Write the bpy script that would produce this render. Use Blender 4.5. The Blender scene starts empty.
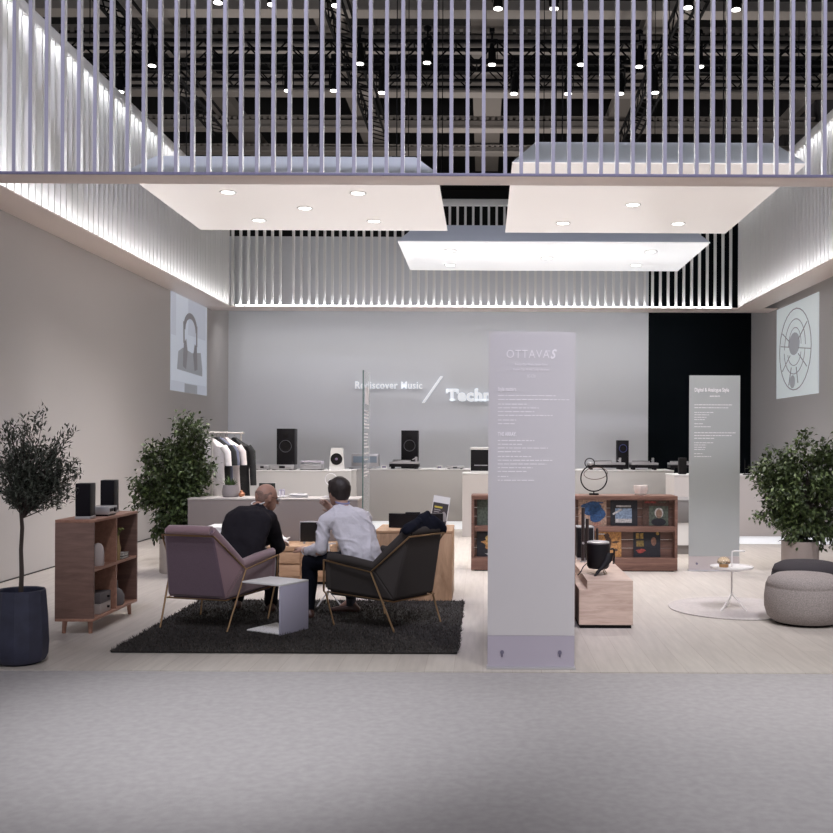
import bpy, bmesh, math, random
from mathutils import Vector, Matrix, Euler, noise
random.seed(7)
PI = math.pi
C = bpy.context.scene.collection
F = 1000.0; VX = 484.0; VY = 440.0; H = 1.5; ROLL = math.radians(0.25)

def ray(px, py):
    dx, dy = px-VX, py-VY
    return (dx+ROLL*dy)/F, -(dy-ROLL*dx)/F
def P(px, py, D):
    a, b = ray(px, py); return Vector((a*D, D, H+b*D))
def FL(px, py):
    a, b = ray(px, py); D = -H/b; return Vector((a*D, D, 0))
def at_x(px, py, X):
    a, b = ray(px, py); D = X/a; return Vector((X, D, H+b*D))

# ------------------------------------------------------------------ materials
MATS = {}
def mat(name, col, rough=0.6, metal=0.0, emit=None, es=0.0, spec=0.5, bump=None, vary=None, trans=0.0, sheen=0.0, alpha=1.0, coat=0.0):
    if name in MATS: return MATS[name]
    m = bpy.data.materials.new(name); m.use_nodes = True
    nt = m.node_tree; b = nt.nodes['Principled BSDF']
    b.inputs['Base Color'].default_value = (*col, 1)
    b.inputs['Roughness'].default_value = rough
    b.inputs['Metallic'].default_value = metal
    b.inputs['Specular IOR Level'].default_value = spec
    b.inputs['Transmission Weight'].default_value = trans
    b.inputs['Sheen Weight'].default_value = sheen
    b.inputs['Coat Weight'].default_value = coat
    b.inputs['Alpha'].default_value = alpha
    if emit:
        b.inputs['Emission Color'].default_value = (*emit, 1)
        b.inputs['Emission Strength'].default_value = es
    tc = nt.nodes.new('ShaderNodeTexCoord')
    if vary:                       # (scale, amount, stretch)
        sc, am, st = vary
        mp = nt.nodes.new('ShaderNodeMapping'); mp.inputs['Scale'].default_value = st
        nz = nt.nodes.new('ShaderNodeTexNoise'); nz.inputs['Scale'].default_value = sc; nz.inputs['Detail'].default_value = 5
        rp = nt.nodes.new('ShaderNodeValToRGB')
        rp.color_ramp.elements[0].position = .3; rp.color_ramp.elements[1].position = .7
        rp.color_ramp.elements[0].color = (*[c*(1-am) for c in col], 1)
        rp.color_ramp.elements[1].color = (*[min(1, c*(1+am)) for c in col], 1)
        nt.links.new(tc.outputs['Object'], mp.inputs[0]); nt.links.new(mp.outputs[0], nz.inputs['Vector'])
        nt.links.new(nz.outputs[0], rp.inputs[0]); nt.links.new(rp.outputs[0], b.inputs['Base Color'])
    if bump:                       # (scale, strength, distance)
        nz = nt.nodes.new('ShaderNodeTexNoise'); nz.inputs['Scale'].default_value = bump[0]; nz.inputs['Detail'].default_value = 4
        bp = nt.nodes.new('ShaderNodeBump'); bp.inputs['Strength'].default_value = bump[1]; bp.inputs['Distance'].default_value = bump[2]
        nt.links.new(tc.outputs['Object'], nz.inputs['Vector']); nt.links.new(nz.outputs[0], bp.inputs['Height'])
        nt.links.new(bp.outputs[0], b.inputs['Normal'])
    MATS[name] = m; return m

def wood(name, c1, c2, stretch=(1, 14, 14), scale=2.2, rough=0.5):
    m = bpy.data.materials.new(name); m.use_nodes = True; nt = m.node_tree; b = nt.nodes['Principled BSDF']
    tc = nt.nodes.new('ShaderNodeTexCoord'); mp = nt.nodes.new('ShaderNodeMapping'); mp.inputs['Scale'].default_value = stretch
    nz = nt.nodes.new('ShaderNodeTexNoise'); nz.inputs['Scale'].default_value = scale; nz.inputs['Detail'].default_value = 8
    nz.inputs['Roughness'].default_value = .65; nz.inputs['Distortion'].default_value = .8
    rp = nt.nodes.new('ShaderNodeValToRGB'); rp.color_ramp.elements[0].position = .32; rp.color_ramp.elements[1].position = .68
    rp.color_ramp.elements[0].color = (*c1, 1); rp.color_ramp.elements[1].color = (*c2, 1)
    L = nt.links.new
    L(tc.outputs['Object'], mp.inputs[0]); L(mp.outputs[0], nz.inputs['Vector']); L(nz.outputs[0], rp.inputs[0]); L(rp.outputs[0], b.inputs['Base Color'])
    bp = nt.nodes.new('ShaderNodeBump'); bp.inputs['Strength'].default_value = .15; bp.inputs['Distance'].default_value = .002
    L(nz.outputs[0], bp.inputs['Height']); L(bp.outputs[0], b.inputs['Normal'])
    b.inputs['Roughness'].default_value = rough
    return m

# ------------------------------------------------------------------ mesh builder
class MB:
    def __init__(s): s.bm = bmesh.new(); s.mi = 0
    def _tag(s, f0):
        for f in list(s.bm.faces)[f0:]: f.material_index = s.mi
    def box(s, x0, x1, y0, y1, z0, z1, bev=0, seg=2, M=None):
        n = len(s.bm.faces)
        mm = Matrix.Translation(((x0+x1)/2, (y0+y1)/2, (z0+z1)/2)) @ Matrix.Diagonal((abs(x1-x0), abs(y1-y0), abs(z1-z0), 1))
        r = bmesh.ops.create_cube(s.bm, size=1, matrix=mm)
        vs = r['verts']
        if bev:
            es = list({e for v in vs for e in v.link_edges})
            rr = bmesh.ops.bevel(s.bm, geom=es, offset=bev, segments=seg, affect='EDGES', profile=.5)
            vs = list({v for f in rr['faces'] for v in f.verts} | {v for v in vs if v.is_valid})
        if M is not None: bmesh.ops.transform(s.bm, matrix=M, verts=[v for v in vs if v.is_valid])
        s._tag(0 if n == 0 else n) if not bev else s._tagv(vs)
        return s
    def _tagv(s, vs):
        for v in vs:
            if v.is_valid:
                for f in v.link_faces: f.material_index = s.mi
    def rings(s, rings, caps=True, closed=False):
        n = len(s.bm.faces); R = [[s.bm.verts.new(p) for p in r] for r in rings]
        k = len(R[0]); m = len(R)
        for i in range(m if closed else m-1):
            a, b = R[i], R[(i+1) % m]
            for j in range(k):
                s.bm.faces.new((a[j], a[(j+1) % k], b[(j+1) % k], b[j]))
        if caps and not closed:
            s.bm.faces.new(list(reversed(R[0]))); s.bm.faces.new(R[-1])
        s._tag(n); return s
    def cyl(s, p, q, r1, r2=None, seg=16, caps=True):
        p, q = Vector(p), Vector(q); r2 = r1 if r2 is None else r2
        d = (q-p).normalized(); u = d.orthogonal().normalized(); v = d.cross(u)
        rg = [[c+(u*math.cos(2*PI*j/seg)+v*math.sin(2*PI*j/seg))*r for j in range(seg)] for c, r in ((p, r1), (q, r2))]
        return s.rings(rg, caps)
    def tube(s, pts, r, seg=8, closed=False):
        pts = [Vector(p) for p in pts]; n = len(pts); rs = r if isinstance(r, (list, tuple)) else [r]*n
        rg = []; u = None
        for i, p in enumerate(pts):
            if closed: d = (pts[(i+1) % n]-pts[i-1]).normalized()
            else: d = (pts[min(i+1, n-1)]-pts[max(i-1, 0)]).normalized()
            if u is None: u = d.orthogonal().normalized()
            u = (u-d*u.dot(d)); u = u.normalized() if u.length > 1e-6 else d.orthogonal().normalized()
            v = d.cross(u)
            rg.append([p+(u*math.cos(2*PI*j/seg)+v*math.sin(2*PI*j/seg))*rs[i] for j in range(seg)])
        return s.rings(rg, True, closed)
    def lathe(s, prof, seg=32, c=(0, 0, 0), M=None):
        rg = [[Vector((c[0]+r*math.cos(2*PI*j/seg), c[1]+r*math.sin(2*PI*j/seg), c[2]+z)) for j in range(seg)] for r, z in prof]
        if M is not None: rg = [[M @ p for p in r] for r in rg]
        return s.rings(rg)
    def prism(s, poly, a, b):      # poly: list of 3-vectors, extruded from +a to +b
        a, b = Vector(a), Vector(b); return s.rings([[Vector(p)+a for p in poly], [Vector(p)+b for p in poly]])
    def ell(s, c, r, M=None, u=16, v=10):
        mm = Matrix.Translation(c) @ (M or Matrix()) @ Matrix.Diagonal((*r, 1))
        n = len(s.bm.faces); bmesh.ops.create_uvsphere(s.bm, u_segments=u, v_segments=v, radius=1, matrix=mm); s._tag(n); return s
    def hull(s, blobs):            # blobs: [(center, (rx,ry,rz), Matrix|None), ...] -> convex hull of ellipsoids
        t = bmesh.new()
        for c, r, M in blobs:
            r = (r, r, r) if not isinstance(r, (tuple, list)) else r
            mm = Matrix.Translation(c) @ (M or Matrix()) @ Matrix.Diagonal((*r, 1))
            for i in range(1, 8):
                for j in range(12):
                    a, b = PI*i/8, 2*PI*j/12
                    t.verts.new(mm @ Vector((math.sin(a)*math.cos(b), math.sin(a)*math.sin(b), math.cos(a))))
            t.verts.new(mm @ Vector((0, 0, 1))); t.verts.new(mm @ Vector((0, 0, -1)))
        bmesh.ops.convex_hull(t, input=t.verts)
        mp = {}
        for f in t.faces:
            vs = []
            for v in f.verts:
                if v not in mp: mp[v] = s.bm.verts.new(v.co)
                vs.append(mp[v])
            s.bm.faces.new(vs).material_index = s.mi
        t.free(); return s
    def mesh(s, name, mats, smooth=True, ang=38):
        bmesh.ops.recalc_face_normals(s.bm, faces=s.bm.faces)
        me = bpy.data.meshes.new(name); s.bm.to_mesh(me); s.bm.free()
        for m in (mats if isinstance(mats, (list, tuple)) else [mats]): me.materials.append(m)
        if smooth:
            me.shade_smooth(); me.set_sharp_from_angle(angle=math.radians(ang))
        return me
    def build(s, name, mats, parent=None, smooth=True, ang=38, label=None):
        o = bpy.data.objects.new(name, s.mesh(name, mats, smooth, ang)); C.objects.link(o)
        if parent: o.parent = parent
        if label: o['label'] = label
        return o

def remesh(mb, name, mats, parent, voxel=.012, smooth=6, disp=None, label=None):
    """union of closed shapes -> one continuous skin"""
    o = mb.build(name, mats, parent, smooth=False)
    m = o.modifiers.new('r', 'REMESH'); m.mode = 'VOXEL'; m.voxel_size = voxel; m.use_smooth_shade = True
    if smooth:
        k = o.modifiers.new('s', 'SMOOTH'); k.factor = .5; k.iterations = smooth
    dg = bpy.context.evaluated_depsgraph_get(); dg.update()
    me = bpy.data.meshes.new_from_object(o.evaluated_get(dg)); o.modifiers.clear()
    old = o.data; o.data = me; bpy.data.meshes.remove(old)
    if disp:
        sc, am = disp
        for v in me.vertices:
            n = noise.fractal(v.co*sc, 1.0, 2.0, 3)
            v.co += v.normal*n*am
    me.shade_smooth()
    if label: o['label'] = label
    return o

def thing(name, label, cat, loc=(0, 0, 0), rz=0, group=None):
    o = bpy.data.objects.new(name, None); C.objects.link(o); o.empty_display_size = .1
    o.location = loc; o.rotation_euler = (0, 0, rz); return tag(o, label, cat, group)
def tag(o, label, cat, group=None, kind=None):
    o['label'] = label; o['category'] = cat
    if group: o['group'] = group
    if kind: o['kind'] = kind
    return o
def struct(o, label, cat):
    o['kind'] = 'structure'; o['label'] = label; o['category'] = cat; return o
def dup(root, loc, rz=None, label=None):
    r = root.copy(); C.objects.link(r); r.location = loc
    if rz is not None: r.rotation_euler = (0, 0, rz)
    if label: r['label'] = label
    def rec(a, b):
        for ch in list(a.children):
            if ch == b: continue
            c = ch.copy(); C.objects.link(c); c.parent = b; rec(ch, c)
    rec(root, r); return r
def text_mesh(name, body, size, m, parent, M, ext=.002, off=0, align='LEFT', shear=0, sx=1, space=1, label=None):
    cu = bpy.data.curves.new(name, 'FONT'); cu.body = body; cu.size = size; cu.extrude = ext; cu.offset = off
    cu.align_x = align; cu.shear = shear; cu.space_character = space; cu.resolution_u = 3
    t = bpy.data.objects.new(name+'_t', cu); C.objects.link(t)
    dg = bpy.context.evaluated_depsgraph_get(); dg.update()
    me = bpy.data.meshes.new_from_object(t.evaluated_get(dg)); bpy.data.objects.remove(t)
    me.transform(M @ Matrix.Diagonal((sx, 1, 1, 1))); me.materials.clear(); me.materials.append(m)
    o = bpy.data.objects.new(name, me); C.objects.link(o)
    if parent: o.parent = parent
    if label: o['label'] = label
    return o
FACE = Matrix.Rotation(PI/2, 4, 'X')      # text facing -Y (towards the camera)
def T(x, y, z): return Matrix.Translation((x, y, z))

# ------------------------------------------------------------------ shared materials
M_white = mat('white_paint', (.80, .79, .78), .45)
M_slat = mat('slat_paint', (.74, .73, .80), .4)
M_slatf = mat('slat_front_lavender_shade', (.36, .35, .44), .38)  # dull lavender hall light put into the colour of the white slats' front faces
M_lip = mat('beam_edge_lavender', (.19, .18, .28), .4)
M_soffit = mat('soffit_paint', (.90, .79, .73), .38)
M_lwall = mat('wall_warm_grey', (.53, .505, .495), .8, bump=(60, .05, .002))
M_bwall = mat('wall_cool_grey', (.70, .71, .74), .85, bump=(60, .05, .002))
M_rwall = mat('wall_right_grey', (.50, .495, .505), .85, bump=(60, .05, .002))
M_black = mat('black_panel', (.004, .006, .008), .8, spec=.05)
M_hall = mat('hall_black', (.006, .006, .007), .9)
M_beam = mat('hall_beam_grey', (.36, .33, .31), .7)
M_truss = mat('truss_black', (.006, .006, .007), .85, spec=.2)
M_led = mat('led_light', (1, 1, 1), emit=(.93, .96, 1), es=26)
M_led_side = mat('led_light_side', (1, 1, 1), emit=(.95, .97, 1), es=15)
M_ledb = mat('led_light_back', (1, 1, 1), emit=(.93, .96, 1), es=15)
M_led_top = mat('led_light_top', (1, 1, 1), emit=(.95, .97, 1), es=13)
M_lamp = mat('lamp_lens', (1, 1, 1), emit=(1, .97, .93), es=5)
M_brass = mat('brass', (.42, .27, .15), .32, 1)
M_chrome = mat('chrome', (.6, .58, .58), .25, 1)
M_blackp = mat('black_plastic', (.007, .006, .008), .45, spec=.25)
M_blackm = mat('black_matte', (.012, .011, .012), .8, spec=.2)
M_silver = mat('silver_metal', (.55, .54, .56), .35, .7)
M_walnut = wood('walnut', (.105, .050, .036), (.22, .115, .085))
M_walnutd = wood('walnut_back', (.085, .042, .030), (.19, .10, .075), (1, 1, 10))
M_shelf = wood('shelf_veneer', (.29, .145, .10), (.43, .23, .165), (12, 1, 12))
M_shelf_end = wood('shelf_veneer_end', (.15, .085, .068), (.23, .135, .11), (1.5, 1, 12))
M_oak = wood('knotty_oak', (.36, .21, .12), (.56, .36, .22), (1, 6, 7), 2.6)
M_ltoak = wood('pale_oak', (.42, .30, .245), (.62, .48, .40), (1.2, 1.2, 12), 2.5)

# ------------------------------------------------------------------ setting
XL, XR, DW = -5.0, 5.215, 19.53
def floor_mats():
    m = bpy.data.materials.new('pale_laminate'); m.use_nodes = True; nt = m.node_tree; b = nt.nodes['Principled BSDF']
    tc = nt.nodes.new('ShaderNodeTexCoord'); mp = nt.nodes.new('ShaderNodeMapping'); mp.inputs['Rotation'].default_value = (0, 0, PI/2)
    br = nt.nodes.new('ShaderNodeTexBrick'); br.inputs['Scale'].default_value = 1; br.inputs['Brick Width'].default_value = 1.3; br.inputs['Row Height'].default_value = .19
    br.inputs['Mortar Size'].default_value = .0015; br.inputs['Color1'].default_value = (.60, .55, .505, 1); br.inputs['Color2'].default_value = (.55, .50, .46, 1); br.inputs['Mortar'].default_value = (.42, .36, .32, 1)
    nz = nt.nodes.new('ShaderNodeTexNoise'); nz.inputs['Scale'].default_value = 3; nz.inputs['Detail'].default_value = 8
    mp2 = nt.nodes.new('ShaderNodeMapping'); mp2.inputs['Scale'].default_value = (9, .8, 1)
    mx = nt.nodes.new('ShaderNodeMixRGB'); mx.blend_type = 'MULTIPLY'; mx.inputs[0].default_value = .35
    L = nt.links.new
    L(tc.outputs['Object'], mp.inputs[0]); L(mp.outputs[0], br.inputs['Vector']); L(tc.outputs['Object'], mp2.inputs[0]); L(mp2.outputs[0], nz.inputs['Vector'])
    L(br.outputs[0], mx.inputs[1]); L(nz.outputs[0], mx.inputs[2]); L(mx.outputs[0], b.inputs['Base Color'])
    b.inputs['Roughness'].default_value = .42; b.inputs['Specular IOR Level'].default_value = .35
    return m
M_floor = floor_mats()
M_carpet = mat('hall_carpet', (.38, .36, .365), .95, vary=(22, .07, (1, 1, 1)), bump=(260, .5, .004), spec=.1)
EDGE = FL(484, 671.5).y
f = MB().box(-30, 30, EDGE, 60, -.05, 0).build('floor', M_floor); struct(f, 'pale wood laminate floor of the exhibition booth', 'floor')
g = MB().box(-30, 30, -12, EDGE, -.05, -.008).build('floor_carpet', M_carpet); struct(g, 'grey hall carpet in front of the booth floor', 'carpet')
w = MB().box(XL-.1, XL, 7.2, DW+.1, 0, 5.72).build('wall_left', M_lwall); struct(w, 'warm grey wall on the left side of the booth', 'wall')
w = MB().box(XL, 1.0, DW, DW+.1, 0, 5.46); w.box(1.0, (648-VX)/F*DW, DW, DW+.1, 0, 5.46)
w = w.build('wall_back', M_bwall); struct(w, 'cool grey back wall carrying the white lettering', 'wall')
w = MB().box((648-VX)/F*DW, XR, DW+.02, DW+.14, 0, 7.0).build('wall_back_dark', M_black); struct(w, 'black section of the back wall on its right end', 'wall')
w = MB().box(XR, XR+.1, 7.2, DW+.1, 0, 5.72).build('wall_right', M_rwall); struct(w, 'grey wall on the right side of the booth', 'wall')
w = MB().box(XL, XL+.015, 7.2, DW, 0, .012).build('baseboard_left', mat('shadow_gap', (.05, .045, .04), .8)); struct(w, 'thin dark joint along the foot of the left wall', 'baseboard')

# hall shell above and around the booth
w = MB().box(-34, 34, 52, 52.3, 0, 16).build('wall_hall_far', M_hall); struct(w, 'black far wall of the exhibition hall', 'wall')
w = MB().box(-34, 34, -12, 52, 14.5, 14.8).build('ceiling', M_hall); struct(w, 'black ceiling of the exhibition hall', 'ceiling')
mb = MB().box(11.2, 11.4, 9, 52, 0, 13.2)
for k in range(12): mb.box(11.12, 11.2, 10+k*3.4, 10.25+k*3.4, 3, 13)
w = mb.build('wall_hall_right', mat('hall_side_panel', (.07, .07, .075), .8)); struct(w, 'dark grey panelled side wall of the hall', 'wall')
w = MB().box(10.9, 11.12, 9, 52, 13.0, 13.5).build('trim_1', M_beam); struct(w, 'pale rail along the hall side wall', 'rail')

HC = 12.0-H
for i, (py, hh) in enumerate(((8, .40), (45, .62), (90, .55), (126, .42), (150, .22))):
    D = HC*F/(VY-py)
    mb = MB().box(-22, 11.1, D-.1, D+.1, 12-.1, 12+hh*.35).box(-22, 11.1, D-.25, D+.25, 12-.16, 12-.1)
    for k in range(150):
        x = -20+k*.2
        if (k//14) % 3 != 2: mb.box(x, x+.11, D-.13, D-.1, 12+hh*.4, 12+hh*.62)
    mb.box(-22, 11, D-.1, D+.1, 12+hh*.62, 12+hh*.75)
    o = mb.build('cross_beam', M_beam, smooth=False)
    tag(o, ['pale grey cross beam nearest the booth front, highest in view', 'pale grey grated cross beam above the row of spotlights', 'pale grey grated cross beam just below the spotlight trusses', 'pale grey cross beam second farthest back in the hall roof', 'thin grey cross beam farthest back in the hall roof'][i], 'beam', 'cross beams under the hall roof')
for i, (px, wd) in enumerate(((190, .75), (345, .75), (486, .9), (640, .85))):
    X = ((px-VX)/F)*HC*F/(VY-78)
    mb = MB().box(X-wd/2, X+wd/2, 17, 40, 12.25, 12.6)
    o = mb.build('roof_girder', mat('girder_grey', (.22, .20, .185), .7), smooth=False)
    tag(o, ['roof girder running back above the left end of the booth', 'roof girder running back above the left hanging ceiling panel', 'roof girder running straight back above the gap between panels', 'roof girder running back above the right hanging ceiling panel'][i], 'beam', 'girders running to the back of the hall')

def truss(D, z, x0, x1, label, s=.42):
    mb = MB()
    for dy in (0, s):
        for dz in (0, s): mb.box(x0, x1, D+dy-.03, D+dy+.03, z+dz-.03, z+dz+.03)
    n = int((x1-x0)/s)
    for k in range(n):
        a, b = x0+k*s, x0+(k+1)*s
        for dy in (0, s):
            p = Vector((a, D+dy, z if k % 2 else z+s)); q = Vector((b, D+dy, z+s if k % 2 else z)); mb.cyl(p, q, .018, seg=5)
        mb.cyl((a, D, z if k % 2 else z+s), (a, D+s, z if k % 2 else z+s), .018, seg=5)
    for x in (x0+1, (x0+x1)/2, x1-1): mb.cyl((x, D+s/2, z+s), (x, D+s/2, 14.49), .012, seg=6)
    tag(mb.build('lighting_truss', M_truss, smooth=False), label, 'truss', 'black lighting trusses')
truss(20.0, 9.05, -9, 9, 'black lighting truss with two rows of spotlights above the booth')
truss(17.1, 9.25, -8, 8.5, 'black lighting truss nearest the booth front')
truss(25.3, 10.6, -10, 9, 'black lighting truss higher and farther back in the hall', .5)
for i, (x0, x1, D) in enumerate(((-7.6, -7.2, 16), (-3.2, -2.8, 16.5), (3.9, 4.3, 17))):
    mb = MB()
    for dx in (0, .4):
        for dz in (0, .4): mb.box(x0+dx-.025, x0+dx+.025, D, D+12, 10+dz-.025, 10+dz+.025)
    for k in range(30):
        mb.cyl((x0, D+k*.4, 10+(.4 if k % 2 else 0)), (x0, D+(k+1)*.4, 10+(0 if k % 2 else .4)), .018, seg=5)
        mb.cyl((x0, D+k*.4, 10), (x0+.4, D+(k+1)*.4, 10), .018, seg=5)
    for y in (D+1, D+11): mb.cyl((x0+.2, y, 10.4), (x0+.2, y, 14.49), .012, seg=6)
    tag(mb.build('lighting_truss', M_truss, smooth=False), ['black truss running back at the far left of the hall roof', 'black truss running back above the left panel', 'black truss running back above the right panel'][i], 'truss', 'black lighting trusses')

# hanging stage spotlights
def make_spot():
    t = thing('stage_spotlight', '', 'spotlight', (0, 0, 0), 0, 'spotlights on the hall trusses')
    mb = MB().cyl((0, 0, 0), (0, .03, .30), .085, .075, 14).cyl((0, .03, .30), (0, .04, .42), .06, .04, 12)
    mb.build('housing', M_truss, t)
    mb = MB().cyl((0, 0, -.002), (0, 0, -.012), .075, seg=14); mb.build('lens', M_lamp, t)
    mb = MB().box(-.11, -.095, -.01, .04, .12, .5).box(.095, .11, -.01, .04, .12, .5).box(-.11, .11, -.01, .04, .49, .51).cyl((0, .015, .5), (0, .015, .68), .02, seg=8)
    mb.box(-.05, .05, -.04, .07, .64, .72)
    mb.build('yoke', M_truss, t)
    return t
SP = [(218, 3), (272, 5), (336, 6), (360, 64), (427, 63), (288, 91), (334, 91), (382, 93), (492, 65), (514, 94), (568, 94), (581, 65), (639, 67), (498, 9), (554, 9), (620, 94), (688, 8), (736, 10), (700, 67), (152, 66), (120, 92), (655, 93)]
SL = {0: 'first spotlight from the left in the top row', 1: 'second spotlight from the left in the top row', 2: 'third spotlight from the left in the top row', 13: 'spotlight of the top row just right of the middle', 14: 'spotlight of the top row above the right panel edge', 16: 'second spotlight from the right in the top row', 17: 'rightmost spotlight of the top row',
      19: 'leftmost spotlight of the middle row', 3: 'second spotlight from the left in the middle row', 4: 'third spotlight from the left in the middle row', 8: 'spotlight of the middle row in front of the central girder', 11: 'third spotlight from the right in the middle row', 12: 'second spotlight from the right in the middle row', 18: 'rightmost spotlight of the middle row',
      20: 'leftmost spotlight of the lowest row', 5: 'second spotlight from the left in the lowest row', 6: 'third spotlight from the left in the lowest row', 7: 'fourth spotlight from the left in the lowest row', 9: 'lowest row spotlight just right of the central girder', 10: 'third spotlight from the right in the lowest row', 15: 'second spotlight from the right in the lowest row', 21: 'rightmost spotlight of the lowest row'}
s0 = None
for i, (px, py) in enumerate(SP):
    D, = (16.98,) if py < 20 else (19.9,)
    p = P(px, py, D); p.z += .01
    if s0 is None: s0 = make_spot(); s0.location = p; s0['label'] = 'black stage ' + SL[i]; s0.rotation_euler = (0, 0, .3)
    else: s0_ = dup(s0, p, random.uniform(-1, 1), 'black stage ' + SL[i])
# cables dropping from the hall roof
for i, (px, yy) in enumerate(((318, 12.5), (441, 15.6), (561, 12.5), (722, 12.5))):
    x = (px-VX)/F*yy
    o = MB().cyl((x, yy, H+2.9+.302), (x, yy, 14.48), .008, seg=6).build('suspension_cable', M_truss)
    tag(o, 'thin black cable dropping from the roof ' + ['above the left hanging panel', 'in the gap between the front panels', 'above the left half of the right panel', 'above the right end of the right panel'][i], 'cable', 'cables hanging from the hall roof')

# ------------------------------------------------------------------ slatted canopy around the booth top
ZB, ZT = H+2.355, H+4.18
XI, XJ, DF, DB = -4.53, 4.49, 8.92, 17.84
XRO = 4.95
M_backing = mat('backing_white', (.78, .78, .78), .6)
def slat_mesh(m, r):
    wx, wy = r
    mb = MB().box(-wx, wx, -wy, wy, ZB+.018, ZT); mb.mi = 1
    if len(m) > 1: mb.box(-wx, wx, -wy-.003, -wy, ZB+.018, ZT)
    return mb.mesh('slat', m, smooth=False)
def canopy(label, shelf, lip, rail, led, slats, sm, lm=None, sr=(.016, .026), back=None):
    t = thing('slatted_canopy', label, 'canopy', (0, 0, 0), 0, 'slatted canopy runs around the booth top')
    MB().box(*shelf, ZB, ZB+.016, .003).build('soffit', M_soffit, t)
    if lip: MB().box(*lip, ZB-.004, ZB+.022, .003).build('beam_edge', M_lip, t, label='lavender front edge')
    MB().box(*rail, ZT, ZT+.12, .004).build('top_rail', M_white, t)
    MB().box(*led, ZB+.017, ZB+.027).build('led_strip', lm or M_led, t)
    if back:
        MB().box(*back, ZB+.016, ZT).build('backing_panel', M_backing, t)
        MB().box(*led, ZT-.012, ZT-.001).build('led_strip', M_led_top, t)
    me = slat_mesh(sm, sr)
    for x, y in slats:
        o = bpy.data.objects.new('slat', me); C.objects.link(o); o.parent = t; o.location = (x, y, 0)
    return t
fs = [P(15.1+16.15*k, 170, DF+.03).x for k in range(-2, 30)] + [P(505.2+15.92*k, 170, DF+.03).x for k in range(0, 23)]
fs = [x for x in fs if XI < x < XJ]
canopy('long front run of the slatted canopy with white slats shaded lavender in front and lavender edge', (XL, XR, DF, DF+.33), (XL, XR, DF-.012, DF), (XL, XR, DF, DF+.33), (XL+.2, XR-.2, DF+.16, DF+.19), [(x, DF+.03) for x in fs], [M_white, M_slatf])
bs = [(231.6+7.95*k-VX)/F*DB for k in range(7)] + [(292.4+7.82*k-VX)/F*DB for k in range(57)]
canopy('back run of the white slatted canopy above the lettered wall', (XL, XR, DB-.05, DB+.53), None, (XI, XJ, DB, DB+.06), (XI+.1, XJ-.1, DB-.045, DB-.02), [(x, DB+.03) for x in bs], [M_white], M_ledb, (.021, .026))
MB().box(XI+.2, XJ-.2, DB+.22, DB+.25, ZB+.017, ZB+.027).build('led_strip', mat('wall_glow_added', (1, 1, 1), emit=(.95, .97, 1), es=10), bpy.data.objects['slatted_canopy.001'])  # extra unseen strip, added to brighten the wall behind the slats
ys = [DF+.40+.15*k for k in range(0, 57)]
canopy('left run of the white slatted canopy along the wall', (XL, XI, DF+.33, DB-.05), None, (XL, XI, DF+.33, DB-.05), (XI-.10, XI-.08, DF+.4, DB-.1), [(XI-.03, y) for y in ys], [M_white], M_led_side, (.030, .010), (XI-.135, XI-.12, DF+.33, DB))
t_ = canopy('right run of the white slatted canopy along the wall', (XJ, XRO, DF+.33, DB-.05), None, (XJ, XRO, DF+.33, DB-.05), (XJ+.08, XJ+.10, DF+.4, DB-.1), [(XJ+.03, y) for y in ys], [M_white], M_led_side, (.030, .010), (XJ+.12, XJ+.135, DF+.33, DB))
MB().box(XRO, XR-.002, DF+.33, DB, ZB+.12, ZB+.14).build('closing_strip', M_soffit, t_)

# ------------------------------------------------------------------ hanging ceiling panels
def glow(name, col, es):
    return mat(name, (.8, .77, .75), .25, emit=col, es=es)  # emission added to plain white undersides in place of light bounced off the floor
def hpanel(x0, x1, y0, y1, zb, label, gm, lamps, capz=.3, ins=.26):
    t = thing('hanging_ceiling_panel', label, 'ceiling panel', ((x0+x1)/2, (y0+y1)/2, zb), 0, 'hanging ceiling panels over the booth')
    hx, hy = (x1-x0)/2, (y1-y0)/2
    lo = [(-hx, -hy, .012), (hx, -hy, .012), (hx, hy, .012), (-hx, hy, .012)]; hi = [(-hx+ins, -hy+ins, capz), (hx-ins, -hy+ins, capz), (hx-ins, hy-ins, capz), (-hx+ins, hy-ins, capz)]
    MB().rings([[Vector(p) for p in lo], [Vector(p) for p in hi]]).build('panel_housing', mat('panel_side', (.62, .66, .72), .5), t, smooth=False)
    MB().box(-hx, hx, -hy, hy, 0, .012).build('underside_bounce_glow', gm, t, smooth=False)
    for a in (-1, 1):
        for b in (-1, 1):
            MB().cyl((a*(hx-.5), b*(hy-.6), capz), (a*(hx-.5), b*(hy-.6), 12.1-zb), .006, seg=6).build('cable', M_truss, t)
    return t
HP = 2.9
G1 = glow('underside_bounce_warm', (1, .90, .85), .30); G3 = glow('underside_bounce_cool', (.94, .96, 1), .36)
X0, X1 = -1.36*HP, -.52; hpanel(X0, X1, 10.92, HP*F/209, H+HP, 'left front hanging white ceiling panel', G1, [], .26)
hpanel(.283, 3.36, 10.47, HP*F/207.5, H+HP, 'right front hanging white ceiling panel', G1, [])
hpanel(-1.275, 3.30, HP*F/198, HP*F/169.5, H+HP, 'rear hanging white ceiling panel, whitest of the three', G3, [])
def make_dl():
    t = thing('recessed_downlight', '', 'downlight', (0, 0, 0), 0, 'recessed downlights in the hanging panels')
    MB().rings([[Vector((r_*math.cos(2*PI*j/24), r_*math.sin(2*PI*j/24), z_)) for j in range(24)] for r_, z_ in ((.075, 0), (.1, 0), (.1, -.006), (.09, -.012), (.075, -.006))], closed=True).build('trim_ring', M_white, t)
    MB().cyl((0, 0, -.001), (0, 0, -.005), .076, seg=24).build('lens', mat('downlight_lens', (1, 1, 1), emit=(1, .98, .95), es=9), t)
    return t
dl0 = None
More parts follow.
